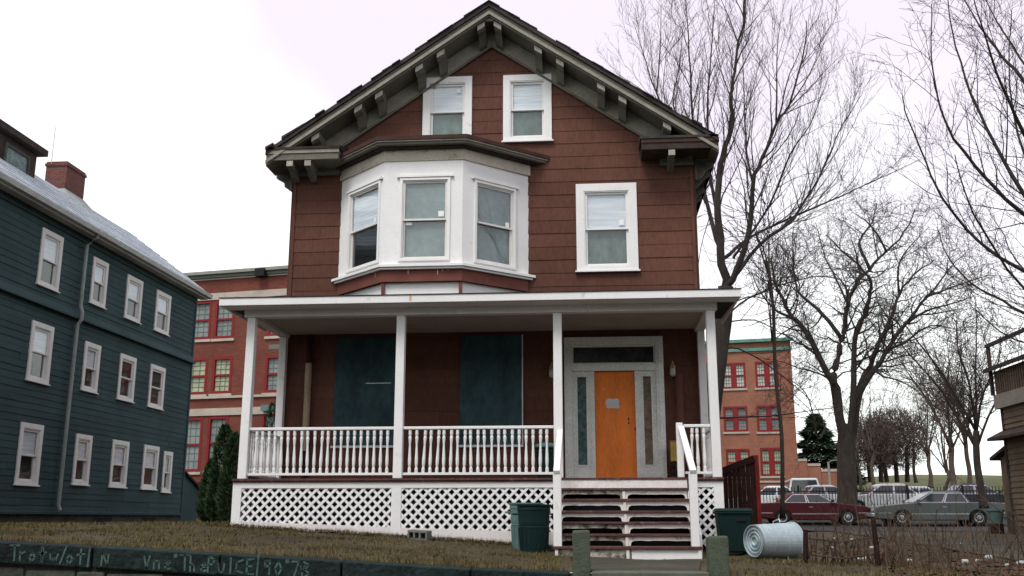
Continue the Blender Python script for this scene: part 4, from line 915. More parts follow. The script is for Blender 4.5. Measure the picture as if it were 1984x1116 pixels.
RW2 = thing('low_kerb_wall', 'low broken stone edging right of the wider gate post', 'wall', (3.5, -7.5, -.9))
x = 1.49
while x < 9:
    x2 = x + rnd.uniform(.7, 1.3); z = captop(x) - .03 + rnd.uniform(-.02, .02)
    MB().box(x + .01, x2 - .01, -7.62, -7.34, z - .3, z).build('edging_stone', X['cap_stone'], RW2, bevel=.02)
    MB().box(x + .01, x2 - .01, -7.58, -7.34, -1.2, z - .31).build('base_stone', X['wall_stone'], RW2, bevel=.02); x = x2

# ------------------------------------------------------------------ bins and yard things
def barrel(name, label, x, y, z, h, r, mt, group=None, lidmat=None, dented=False):
    t = thing(name, label, 'bin', (x, y, z), group=group)
    prof = [(r * .80, 0), (r * .82, .03), (r * .9, h * .5), (r * .925, h * .52), (r * .9, h * .54), (r * .97, h - .10), (r * 1.0, h - .09), (r * 1.0, h - .06), (r * .98, h - .05), (r * 1.06, h - .02), (r * 1.06, h), (r * .96, h), (r * .93, h * .6), (r * .7, .04)]
    MB().lathe(prof, 28, (x, y, z)).build('body', X[mt], t, smooth=False)
    for s in (-1, 1):
        MB().tube([(x + s * r * .98, y - .08, z + h - .15), (x + s * (r + .06), y - .08, z + h - .15), (x + s * (r + .06), y + .08, z + h - .15), (x + s * r * .98, y + .08, z + h - .15)], [.015] * 4, 6).build('handle', X[mt], t)
    for k in range(10):
        a = -math.pi + k * math.pi / 9
        MB().bar((x + math.cos(a) * r * .84, y + math.sin(a) * r * .84, z + .06), (x + math.cos(a) * r * .905, y + math.sin(a) * r * .905, z + h * .5), .018, .012, (math.cos(a), math.sin(a), 0)).build('rib', X[mt], t)
    if lidmat: MB().lathe([(r * 1.07, h + .002), (r * 1.07, h + .03), (r * .9, h + .06), (r * .2, h + .09)], 28, (x, y, z)).build('lid', X[lidmat], t, smooth=False)
    return t
barrel('rubbish_bin', 'dark green plastic barrel in front of the porch lattice', -.975, -3.15, ground(-.975, -3.15) - .01, .73, .262, 'bin_green')
barrel('rubbish_bin', 'faded teal barrel half hidden behind the dark green one', -1.13, -2.73, ground(-1.13, -2.73) - .01, .73, .262, 'bin_teal')
barrel('porch_bin', 'tall bin with teal lid standing on the porch behind the railing', -.86, -1.1, FLOOR, .58, .20, 'bin_green', lidmat='bin_teal')
# square wheeled bin
x, y = 2.18, -2.62; z = ground(x, y)
WBn = thing('wheeled_bin', 'dark green square wheeled bin beside the right end of the porch', 'bin', (x, y, z))
MB().prism([(x - .21, y - .21, z + .04), (x + .21, y - .21, z + .04), (x + .21, y + .21, z + .04), (x - .21, y + .21, z + .04)], [(x - .265, y - .265, z + .66), (x + .265, y - .265, z + .66), (x + .265, y + .265, z + .66), (x - .265, y + .265, z + .66)]).build('body', X['bin_green'], WBn, bevel=.025)
MB().box(x - .285, x + .285, y - .285, y + .285, z + .635, z + .675).build('rim', X['bin_green'], WBn, bevel=.01)
MB().prism([(x - .29, y - .30, z + .677), (x + .29, y - .30, z + .677), (x + .29, y + .30, z + .677), (x - .29, y + .30, z + .677)], [(x - .25, y - .26, z + .72), (x + .25, y - .26, z + .72), (x + .25, y + .26, z + .72), (x - .25, y + .26, z + .72)]).build('lid', X['bin_green'], WBn, bevel=.012)
MB().box(x + .02, x + .17, y - .272, y - .255, z + .52, z + .57).build('grip', X['iron'], WBn)
for s in (-.19, .19): MB().tube([(x + s - .03, y + .22, z + .06), (x + s + .03, y + .22, z + .06)], [.06, .06], 14).build('wheel', X['tyre'], WBn)
# galvanised can on its side, its ringed base towards the street
cz = ground(2.6, -3.4)
GC = thing('metal_can', 'galvanised metal rubbish can lying on its side in the grass', 'bin', (2.36, -3.55, cz), local=True)
ang = R(33)
B = Matrix.Translation((0, 0, .265)) @ Matrix.Rotation(ang, 4, 'Z') @ Matrix.Rotation(R(90), 4, 'Y') @ Matrix.Rotation(R(3), 4, 'X')
def canpart(name, prof, mt, par=GC, n=36, smooth=True, cap=True):
    m = MB().lathe(prof, n)
    if not cap: del m.f[-2]
    m.v = [B @ p for p in m.v]; return m.build(name, mt, par, smooth=smooth)
L = .70
prof = [(.235, 0), (.238, .02), (.232, .025), (.245, .2), (.252, .205), (.252, .215), (.246, .22), (.255, .46), (.262, .465), (.262, .475), (.256, .48), (.265, L), (.28, L + .005), (.28, L + .03), (.262, L + .03), (.24, .05)]
canpart('body', prof, X['galv'], smooth=False, cap=False)
rings = [(.236, -.02), (.226, -.02), (.222, .02)]
for r_ in (.185, .13, .075): rings += [(r_ + .012, .022), (r_, -.008), (r_ - .014, -.008), (r_ - .026, .022)]
canpart('base', rings, X['galv'], smooth=False, cap=False)
m = MB().tube([(.258, -.08, .5), (.31, -.07, .5), (.31, .07, .5), (.258, .08, .5)], [.011] * 4, 6); Mr = Matrix.Rotation(R(165), 4, 'Z'); m.v = [B @ (Mr @ p) for p in m.v]; m.build('handle', X['galv'], GC)
m = MB().tube([(.258, -.08, .5), (.31, -.07, .5), (.31, .07, .5), (.258, .08, .5)], [.011] * 4, 6); Mr = Matrix.Rotation(R(-15), 4, 'Z'); m.v = [B @ (Mr @ p) for p in m.v]; m.build('handle', X['galv'], GC)
# cinder block against the lattice
x0, y0 = -3.10, -2.52; z0 = ground(-2.95, -2.5)
m = MB(); A = Vector((x0, y0, z0)); CB = thing('cinder_block', 'grey cinder block leaning at the foot of the white lattice', 'block', A, local=True, rz=R(-18))
CB.rotation_euler = (R(4), R(3), R(-18))
m.box(0, .12, 0, .17, 0, .02)
body = MB()
for za in (0, .125): body.box(0, .36, 0, .17, za, za + .03)
for xa in (0, .105, .21, .33): body.box(xa, xa + .03, .0, .17, .028, .127)
body.build('block_body', X['cblock'], CB)
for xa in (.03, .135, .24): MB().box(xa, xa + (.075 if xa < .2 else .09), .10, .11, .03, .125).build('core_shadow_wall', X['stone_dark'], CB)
# yellowed box on a dark crate by the door
YB = thing('yellow_box', 'yellowed carton standing by the right door frame on the porch', 'box', (1.50, -.32, FLOOR + .36))
MB().box(1.40, 1.60, -.42, -.2, FLOOR + .362, FLOOR + .72).build('carton', X['yellow'], YB, bevel=.006)
MB().box(1.39, 1.61, -.43, -.3, FLOOR + .722, FLOOR + .735).build('flap', X['yellow'], YB)
CR = thing('wooden_crate', 'dark wooden crate under the yellowed carton on the porch', 'crate', (1.50, -.32, FLOOR))
for k in range(3): MB().box(1.37, 1.63, -.46, -.44, FLOOR + .01 + k * .12, FLOOR + .11 + k * .12).build('slat', X['rust_brown'], CR)
MB().box(1.38, 1.62, -.438, -.18, FLOOR + .01, FLOOR + .355).build('crate_body', X['rust_brown'], CR)

# ------------------------------------------------------------------ fences
WF = thing('wooden_fence', 'dark red broken wooden fence panel beside the porch', 'fence', (2.9, .9, .2))
F = Frame((0, .9, 0), (1, 0, 0), (0, -1, 0))
s0 = F.hit(1402, 950)[0]; s1 = F.hit(1464, 950)[0]; n = 7
for k in range(n):
    a = s0 + (s1 - s0) * k / n; b = s0 + (s1 - s0) * (k + 1) / n; f = (k + .5) / n
    zt_ = F.hit(1402 + 62 * f, 908 - 12 * f - 12 * f * f)[1]
    MB().fprism(F, [(a + .003, .15), (b - .003, .15), (b - .003, zt_ + .02), (a + .003, zt_ + rnd.uniform(-.02, .02))], -.012, .012).build('fence_board', X['rust_brown'], WF)
for z in (.55, 1.55): MB().fbox(F, s0, s1, z, z + .09, -.05, -.013).build('fence_rail', X['rust_brown'], WF)
zt_ = F.hit(1468, 882)[1]
MB().fbox(F, s1 + .004, s1 + .085, .1, zt_, -.05, .03).build('fence_post', X['rust_red'], WF)
MB().bar(F(s0, F.hit(1402, 912)[1], .035), F(s1, F.hit(1462, 888)[1], .035), .03, .12).build('top_board', X['rust_brown'], WF)

def iron_fence(label, p0, p1, h=1.55, sp=.14, post=2.4):
    p0, p1 = Vector((*p0, 0)), Vector((*p1, 0)); L = (p1 - p0).length; t = (p1 - p0) / L; z = .62
    T = thing('iron_fence', label, 'fence', (p0.x, p0.y, z))
    for zz in (z + .18, z + h - .2): MB().bar(p0 + Vector((0, 0, zz)), p1 + Vector((0, 0, zz)), .035, .045).build('rail', X['iron'], T)
    m = MB(); d = 0
    while d < L:
        q = p0 + t * d; m.prism([q + Vector((-.013, -.013, z + .08)), q + Vector((.013, -.013, z + .08)), q + Vector((.013, .013, z + .08)), q + Vector((-.013, .013, z + .08))],
                                [q + Vector((-.013, -.013, z + h)), q + Vector((.013, -.013, z + h)), q + Vector((.013, .013, z + h)), q + Vector((-.013, .013, z + h))]); d += sp
    tag(m.build('pickets', X['iron'], T), kind='stuff')
    d = 0
    while d < L:
        q = p0 + t * d; MB().box(q.x - .035, q.x + .035, q.y - .035, q.y + .035, z - .1, z + h + .08).build('post', X['iron'], T); d += post
iron_fence('black iron picket fence behind the two parked sedans', (4.5, 28.6), (34, 27.4))
iron_fence('iron picket fence seen left of the porch behind the evergreen', (-20, 18.5), (-6.6, 18.0), h=1.35)
# low rusty slat fence
SF = thing('slat_fence', 'low rusty slat fence leaning in the weeds right of the metal can', 'fence', (4, -4.8, .1))
pa, pb = at(1560, 1080, -4.6), at(1702, 1090, -5.0)
pa.z = ground(pa.x, pa.y); pb.z = ground(pb.x, pb.y)
for k, p in ((0, pa), (1, pb)): MB().tube([p + Vector((0, 0, -.05)), p + Vector((rnd.uniform(-.03, .03), -.02, .62 if k else .45))], [.04, .032], 7).build('post', X['rust_brown'], SF)
for zz in (.12, .34): MB().tube([pa + Vector((0, 0, zz)), (pa + pb) / 2 + Vector((0, -.05, zz - .04)), pb + Vector((0, 0, zz + .05))], [.012] * 3, 5).build('wire', X['rust_wire'], SF)
m = MB()
for k in range(46):
    p = pa + (pb - pa) * ((k + .5) / 34) + Vector((0, -.01, 0)); h = rnd.uniform(.12, .42); q = Vector((rnd.uniform(-.12, .16), rnd.uniform(-.05, .05), h))
    m.bar(p, p + q, .018, .007, (0, 1, 0))
tag(m.build('slats', X['rust_wire'], SF), kind='stuff')

# ------------------------------------------------------------------ unseen houses added to cut low sky light on the porch and fill reflections
for k, (x, w, h, c) in enumerate(((-35, 11, 9.5, 'teal_siding'), (-22, 11, 9.5, 'tan_clap'), (-9, 11, 9.5, 'weather_lt'), (4, 11, 9.0, 'teal_siding'), (17, 11, 9.5, 'tan_clap'), (30, 11, 9.5, 'weather_lt'))):
    T = thing('added_street_house', ['farthest left blue-grey', 'second tan', 'third pale grey', 'fourth blue-grey', 'fifth tan', 'farthest right pale grey'][k] + ' gabled house added unseen across the street behind the viewer to block sky light', 'house', (x, -37, -1.1), group='added light-blocking houses across the street')
    F = Frame((x, -32, 0), (1, 0, 0), (0, 1, 0)); hs = [(-w / 2 + w * a - .5, -w / 2 + w * a + .5, z, z + 1.6) for a in (.2, .5, .8) for z in (.6, 3.6)]
    wall_sheet(F, -w / 2, w / 2, -1.2, h, [], 'front_wall', X[c], T)
    MB().prism([(x - w / 2, -42, -1.2), (x + w / 2, -42, -1.2), (x + w / 2, -32.02, -1.2), (x - w / 2, -32.02, -1.2)], [(x - w / 2, -42, h), (x + w / 2, -42, h), (x + w / 2, -32.02, h), (x - w / 2, -32.02, h)]).build('house_body', X[c], T)
    MB().prism([(x - w / 2 - .4, -31.6, h), (x + w / 2 + .4, -31.6, h), (x, -31.6, h + 3.4)], [(x - w / 2 - .4, -42.4, h), (x + w / 2 + .4, -42.4, h), (x, -42.4, h + 3.4)]).build('roof', X['shingle_dark'], T)
    for r in hs:
        wd = MB().ring(F, *r, .12, .0, .05).build('window', X['white_win'], T); MB().fbox(F, r[0] + .1, r[1] - .1, r[2] + .1, r[3] - .1, .002, .02).build('pane', X['transom'], wd)
# ------------------------------------------------------------------ cars
def car(name, label, x, y, rz, body, L=5.1, W=1.78, H=1.38, trim='chrome', formal=False, wagon=False, group=None, rim='rim', z=None, van=False):
    z = ground(x, y) + .02 if z is None else z
    T = thing(name, label, 'car', (x, y, z), rz, group, local=True)
    k = L / 5.1; fx, rx = 1.52 * k, -1.38 * k; ra = .375; hb = .92 if not van else 1.05
    top = [(-2.50, .34), (-2.545, .55), (-2.52, hb - .04), (-2.40, hb), (-1.6, hb + .03), (.95, hb + .02), (2.30, hb - .12), (2.50, hb - .17), (2.55, .56), (2.52, .30)]
    out = [(a * k, b) for a, b in top]
    def arch(c): return [(c + ra * math.cos(t), .30 + ra * math.sin(t)) for t in [math.pi * i / 9 for i in range(10)]]
    bot = [(fx + ra, .24)] + arch(fx) + [(fx - ra, .22), (rx + ra, .22)] + arch(rx) + [(rx - ra, .25)]
    P = out + bot
    cx, czc = 0, .6
    def ringpts(yy, sc): return [Vector((a * (1 - (1 - sc) * .25), yy, czc + (b - czc) * sc)) for a, b in P]
    m = MB(); n = len(P)
    ys = [(-W / 2, .90), (-W / 2 + .035, .97), (-W / 2 + .10, 1.0), (W / 2 - .10, 1.0), (W / 2 - .035, .97), (W / 2, .90)]
    for yy, sc in ys: m.v += ringpts(yy, sc)
    m.f.append(list(range(n))[::-1]); m.f.append(list(range(5 * n, 6 * n)))
    for r in range(5):
        for i in range(n):
            j = (i + 1) % n; m.f.append([r * n + i, r * n + j, (r + 1) * n + j, (r + 1) * n + i])
    m.build('body', body, T)
    # cabin
    if van: lo, hi = (-2.35, 1.5), (-2.25, .75)
    elif wagon: lo, hi = (-2.3, 1.0), (-2.0, .3)
    elif formal: lo, hi = (-1.16, 1.02), (-.86, .22)
    else: lo, hi = (-1.42, 1.02), (-.82, .22)
    b0, b1, t0, t1 = lo[0] * k, lo[1] * k, hi[0] * k, hi[1] * k; wb, wt = W / 2 - .06, W / 2 - .24; zb, zt = hb + .0, H
    zh = zt - .05
    cab = [[(b0, -wb, zb), (b1, -wb, zb), (b1, wb, zb), (b0, wb, zb)], [(t0 - .03, -wt - .03, zh), (t1 + .05, -wt - .03, zh), (t1 + .05, wt + .03, zh), (t0 - .03, wt + .03, zh)], [(t0 + .06, -wt + .05, zt), (t1 - .08, -wt + .05, zt), (t1 - .08, wt - .05, zt), (t0 + .06, wt - .05, zt)]]
    m = MB(); m.v = [Vector(p) for r in cab for p in r]; m.f = [[0, 3, 2, 1], [8, 9, 10, 11]]
    for r in (0, 1):
        for i in range(4):
            j = (i + 1) % 4; m.f.append([r * 4 + i, r * 4 + j, r * 4 + 4 + j, r * 4 + 4 + i])
    cb = m.build('cabin', body, T)
    def side(sg, a0, a1, f0=.10, f1=.90, off=.006):   # point on the side face; a = share along, f = share up
        def pt(a, f):
            xb = b0 + (b1 - b0) * a; xt = t0 - .03 + (t1 + .05 - t0 + .03) * a
            return Vector((xb + (xt - xb) * f, sg * (wb + (wt + .03 - wb) * f + off), zb + (zh - zb) * f))
        return [pt(a0, f0), pt(a1, f0), pt(a1, f1), pt(a0, f1)]
    spans = ((.06, .46), (.52, .96)) if not van else ((.05, .3), (.34, .62), (.66, .97))
    for sg in (-1, 1):
        for a0, a1 in spans:
            q = side(sg, a0 - .02, a1 + .02, .04, .95, .004); q2 = [p + Vector((0, sg * .008, 0)) for p in q]; w = MB().prism(q, q2).build('window_trim', X[trim], cb)
            q = side(sg, a0, a1, .09, .88, .013); q2 = [p + Vector((0, sg * .006, 0)) for p in q]; MB().prism(q, q2).build('side_window', X['car_window'], cb)
    for nm, xb, xt, o in (('windscreen', b1, t1 + .05, 1), ('rear_window', b0, t0 - .03, -1)):
        def pt(s, f): return Vector((xb + (xt - xb) * f + o * .008, s * (wb + (wt + .03 - wb) * f - .09), zb + (zh - zb) * f))
        q = [pt(-1, .08), pt(1, .08), pt(1, .92), pt(-1, .92)]; MB().prism(q, [p + Vector((o * .008, 0, .004)) for p in q]).build(nm, X['car_window'], cb)
    # wheels
    for wx in (fx, rx):
        for sg in (-1, 1):
            m = MB().lathe([(.2, -.09), (.31, -.1), (.338, -.07), (.338, .07), (.31, .1), (.2, .09)], 20); Q = Matrix.Translation((wx, sg * (W / 2 - .11), .338)) @ Matrix.Rotation(R(90), 4, 'X'); m.v = [Q @ p for p in m.v]
            w = m.build('tyre', X['tyre'], T)
            m = MB().lathe([(.2, .0), (.195, .035), (.12, .02), (.06, .045), (.02, .045)], 16); Q = Matrix.Translation((wx, sg * (W / 2 - .045), .338)) @ Matrix.Rotation(R(-90 * sg), 4, 'X') ; m.v = [Q @ p for p in m.v]
            m.build('wheel_rim', X[rim], w, smooth=False)
    for sg in (-1, 1):
        MB().box(-2.35 * k, rx - ra - .03, sg * (W / 2 + .004) - .008, sg * (W / 2 + .004) + .008, .50, .535).build('side_trim', X[trim], T)
        MB().box(rx + ra + .02, fx - ra - .02, sg * (W / 2 + .004) - .008, sg * (W / 2 + .004) + .008, .46, .50).build('side_trim', X[trim], T)
        MB().box(fx + ra + .03, 2.42 * k, sg * (W / 2 + .004) - .008, sg * (W / 2 + .004) + .008, .50, .535).build('side_trim', X[trim], T)
        for cxx in (-.30 * k, .98 * k): MB().box(cxx, cxx + .012, sg * (W / 2 + .001) - .003, sg * (W / 2 + .001) + .003, .30, hb - .06).build('door_gap', X['iron'], T)
        MB().box(-.18 * k, -.02 * k, sg * (W / 2 + .006) - .012, sg * (W / 2 + .006) + .012, .74, .775).build('door_handle', X['chrome'], T)
        MB().box(.78 * k, .92 * k, sg * (W / 2 + .06) - .06, sg * (W / 2 + .06) + .06, hb + .03, hb + .14).build('wing_mirror', body, T, bevel=.02)
        MB().box(2.47 * k, 2.545 * k, sg * .55 - .19, sg * .55 + .19, .60, .73).build('headlight', X['lamp_glass'], T, bevel=.015)
        MB().box(-2.555 * k, -2.50 * k, sg * .58 - .2, sg * .58 + .2, .58, .80).build('tail_light', X['litter_red'], T, bevel=.015)
    MB().box(2.50 * k, 2.66 * k, -W / 2 + .05, W / 2 - .05, .36, .52).build('front_bumper', X[trim], T, bevel=.03)
    MB().box(-2.66 * k, -2.50 * k, -W / 2 + .05, W / 2 - .05, .36, .52).build('rear_bumper', X[trim], T, bevel=.03)
    MB().box(2.50 * k, 2.56 * k, -.33, .33, .58, .74).build('grille', X['iron'], T)
    return T
X['car_window'] = mat('dark_car_glass', (.030, .036, .038), .08, .2, 2, .05, 10, 0, spec=.7)
X['car_window_pale'] = X['car_window']
car('parked_car', 'maroon sedan with pale window trim parked nose to nose with the grey sedan', 9.05, 25.2, R(1), paint('maroon_car_paint', (.065, .012, .015)), L=4.75, H=1.36, group=None)
car('parked_car', 'grey boxy sedan parked beside the maroon one, nose to the left', 13.95, 24.3, R(181), paint('grey_blue_car_paint', (.085, .105, .102)), L=5.35, H=1.40, formal=True)
W1, W2, W3, DK = paint('white_car_paint', (.62, .64, .64)), paint('pale_grey_car_paint', (.48, .52, .54)), paint('silver_blue_car_paint', (.34, .42, .46)), paint('black_car_paint', (.02, .022, .025))
def cu(u, y): return at(u, 965, y).x
car('far_car', 'white car behind the iron fence left of the thin sapling trunk', cu(1492, 34), 34, R(178), W1, L=4.6, H=1.42)
car('far_car', 'white van with dark windows behind the iron fence and the maroon car roof', cu(1553, 37), 37, R(84), W1, L=4.7, H=1.85, van=True)
car('far_car', 'pale grey car behind the fence just left of the big vase-shaped tree', cu(1600, 32.6), 32.6, R(5), W2, L=4.6, H=1.40)
car('far_car', 'long white car behind the fence right of the big vase-shaped tree', cu(1712, 32.2), 32.2, R(183), W1, L=5.2, H=1.45)
car('far_car', 'pale grey car behind the fence left of the windscreen of the grey sedan', cu(1765, 39), 39, R(178), W2, L=4.8, H=1.50)
car('far_car', 'silver blue car behind the right end of the iron fence', cu(1880, 44), 44, R(4), W3, L=5.0, H=1.6)
car('far_car', 'black car behind the fence near the tan house', cu(1890, 33), 33, R(0), DK, L=5.0, H=1.45)
# teal bucket by the tan house, utility pole
p = at(1930, 1005, 12.5); zb = ground(p.x, p.y)
BK = thing('tub', 'small teal plastic tub beside the corner of the tan house', 'tub', (p.x, p.y, zb))
MB().lathe([(.16, .3), (.235, .66), (.26, .67), (.26, .70), (.225, .70), (.15, .35)], 20, (p.x, p.y, zb)).build('body', X['bin_teal'], BK, smooth=False)
MB().lathe([(.2, 0), (.2, .295)], 8, (p.x, p.y, zb)).build('stand', X['rust_brown'], BK)
p = at(1608, 940, 58)
UP = thing('lamp_pole', 'slim pale lamp pole in front of the dark pine', 'pole', (p.x, p.y, .5))
MB().tube([(p.x, p.y, .3), (p.x, p.y, 4.9)], [.11, .08], 8).build('pole', X['weather_lt'], UP); MB().tube([(p.x, p.y, 4.85), (p.x + .3, p.y - .1, 5.0), (p.x + .75, p.y - .25, 5.0)], [.04, .04, .03], 6).build('lamp_arm', X['weather_lt'], UP)

# ------------------------------------------------------------------ trees
def tangent(pts, i): return (pts[min(i + 1, len(pts) - 1)] - pts[max(i - 1, 0)]).normalized()
def smooth_pts(pts, n=3):
    out = []
    for i in range(len(pts) - 1):
        p0, p1, p2, p3 = pts[max(i - 1, 0)], pts[i], pts[i + 1], pts[min(i + 2, len(pts) - 1)]
        for k in range(n):
            t = k / n; out.append(.5 * ((2 * p1) + (p2 - p0) * t + (2 * p0 - 5 * p1 + 4 * p2 - p3) * t * t + (3 * p1 - p0 - 3 * p2 + p3) * t ** 3))
    return out + [pts[-1]]
def side_shoots(mb, pts, r0, r1, rg, level, cfg, t0=.12):
    t0 = max(t0, cfg.get('t0', 0)) if level == 0 else t0
    """children along a branch polyline: tubes added to mb, recursively"""
    if level >= cfg['levels']: return
    Ls = [0]
    for a, b in zip(pts[:-1], pts[1:]): Ls.append(Ls[-1] + (b - a).length)
    tot = Ls[-1]; n = max(1, int(tot * cfg['density'][level] * rg.uniform(.8, 1.2)))
    for k in range(n):
        t = t0 + (1 - t0) * (k + rg.random()) / n; s = t * tot; i = 0
        while i < len(Ls) - 2 and Ls[i + 1] < s: i += 1
        f = (s - Ls[i]) / max(Ls[i + 1] - Ls[i], 1e-6); p = pts[i].lerp(pts[i + 1], f); tg = (pts[i + 1] - pts[i]).normalized()
        rp = r0 + (r1 - r0) * t
        ax = Vector((rg.gauss(0, 1), rg.gauss(0, 1), rg.gauss(0, 1))); pr = (ax - tg * ax.dot(tg)).normalized()
        an = R(rg.uniform(*cfg['angle'])); d = tg * math.cos(an) + pr * math.sin(an); d.z += cfg['up'] * .5; d.normalize()
        L = cfg['len'][level] * rg.uniform(.45, 1.15) * (1 - .45 * t); r = min(max(rp * rg.uniform(.35, .6), cfg['rmin']), cfg['rmax'][level]); ns = cfg['segs'][level]
        q = [p]; dd = d
        for j in range(ns):
            dd = (dd + Vector((rg.gauss(0, 1), rg.gauss(0, 1), rg.gauss(0, 1))) * cfg['wander'] + Vector((0, 0, cfg['up'] * .28))).normalized(); q.append(q[-1] + dd * (L / ns))
        rr_ = [max(r * (1 - .75 * j / ns), cfg['rmin'] * .7) for j in range(ns + 1)]
        mb.tube(q, rr_, 5 if r > .03 else (4 if r > .015 else 3), cap=False)
        side_shoots(mb, q, rr_[0], rr_[-1], rg, level + 1, cfg, .15)
def tree(name, label, base, trunk, limbs, cfg, seed, group=None, bark='bark', twig='bark_twig', r_tr=(.4, .3), thin=1.0):
    T = thing(name, label, 'tree', base, group=group); rg = random.Random(seed)
    tp = smooth_pts(trunk, 4); n = len(tp)
    rad = [(r_tr[0] + (r_tr[1] - r_tr[0]) * (i / (n - 1))) * (1 + .35 * max(0, 1 - i / 2.5)) * rg.uniform(.985, 1.015) for i in range(n)]
    MB().tube(tp, rad, 14).build('trunk', X[bark], T, smooth=True)
    cr = MB()
    for lp, r0, r1 in limbs:
        r0 *= thin; r1 = max(r1 * thin, .008)
        p = smooth_pts(lp, 3); m_ = len(p)
        for i in range(1, m_ - 1): p[i] = p[i] + Vector((rg.gauss(0, 1), rg.gauss(0, 1), rg.gauss(0, 1))) * min(r0 * .16, .03)
        MB().tube(p, [r0 + (r1 - r0) * (i / (m_ - 1)) ** .85 for i in range(m_)], 9 if r0 > .08 else 6).build('limb', X[bark], T, smooth=True)
        side_shoots(cr, p, r0, r1, rg, 0, cfg)
    if cr.f: cr.build('crown', X[twig], T, smooth=True, fix=False)
    return T
def L3(px, y, dy=0.0, bend=0.0):            # a limb: photo pixels, at plane y, leaning dy metres in depth along its length
    n = len(px); return [at(u, v, y + dy * i / max(n - 1, 1) + bend * math.sin(math.pi * i / max(n - 1, 1))) for i, (u, v) in enumerate(px)]

# tall tree behind the house
Y = 14.0
base = at(1366, 985, Y); base.z = ground(base.x, base.y)
trunk = [base, at(1372, 850, Y), at(1390, 700, Y), at(1403, 610, Y), at(1406, 556, Y)]
cfgA = dict(t0=.2, levels=3, density=[2.3, 3.3, 3.8], angle=(20, 50), up=.42, len=[3.8, 1.6, .6], rmin=.005, rmax=[.03, .011, .007], segs=[5, 4, 2], wander=.13)
limbs = [
 (L3([(1406, 560), (1397, 484), (1391, 415), (1394, 336), (1405, 285), (1419, 237), (1417, 190), (1420, 158), (1433, 79), (1446, -20), (1452, -80)], Y, -1.2), .30, .03),
 (L3([(1406, 560), (1418, 541), (1442, 484), (1456, 414), (1459, 356), (1477, 308), (1504, 237), (1528, 205), (1556, 110), (1562, 40)], Y, -2.0), .25, .025),
 (L3([(1420, 540), (1471, 475), (1532, 430), (1548, 407), (1587, 344), (1611, 288), (1635, 237), (1672, 180)], Y, 1.0), .14, .018),
 (L3([(1404, 500), (1450, 462), (1516, 430), (1611, 388), (1682, 356), (1785, 308)], Y, 2.4), .13, .015),
 (L3([(1459, 356), (1447, 300), (1444, 250), (1441, 158), (1436, 60)], Y, 1.5), .10, .015),
 (L3([(1504, 237), (1505, 170), (1506, 99), (1512, 40)], Y - 1.2, -.6), .08, .012),
 (L3([(1397, 484), (1372, 400), (1350, 300), (1338, 178), (1334, 71), (1326, -20)], Y, 2.2), .17, .02),
 (L3([(1394, 440), (1375, 340), (1370, 221), (1378, 99), (1385, 0)], Y, -1.4), .14, .02),
 (L3([(1350, 300), (1315, 230), (1303, 190), (1316, 130), (1325, 40)], Y + 1.1, .6), .09, .015),
 (L3([(1372, 400), (1310, 270), (1269, 174), (1251, 118), (1226, 40)], Y + .5, 2.0), .12, .015),
 (L3([(1272, 180), (1279, 99), (1281, 10)], Y + 1.9, .5), .07, .012),
 (L3([(1528, 205), (1560, 160), (1595, 90)], Y - 1.5, .5), .07, .012),
 (L3([(1420, 500), (1490, 400), (1530, 300), (1570, 240), (1605, 150)], Y, -2.6), .10, .014),
 (L3([(1388, 655), (1417, 603), (1475, 566), (1570, 537), (1627, 541), (1664, 554)], Y, 1.6), .085, .012),
 (L3([(1400, 625), (1462, 620), (1512, 645), (1533, 657)], Y, -1.0), .055, .01),
 (L3([(1394, 690), (1417, 673), (1462, 690), (1504, 719), (1545, 752), (1578, 785), (1597, 822)], Y, 1.4), .065, .012),
 (L3([(1382, 810), (1440, 808), (1504, 805), (1560, 797), (1622, 788)], Y - 2, .8), .07, .02),
 (L3([(1400, 600), (1450, 575), (1500, 585), (1560, 610), (1600, 650)], Y, -1.8), .05, .008),
 (L3([(1375, 420), (1358, 480), (1350, 545)], Y - 1, -.5), .035, .01),
]
tree('tall_tree', 'tall bare tree with upswept branches right behind the brown house', base, trunk, limbs, cfgA, 21, r_tr=(.36, .26), thin=.52)

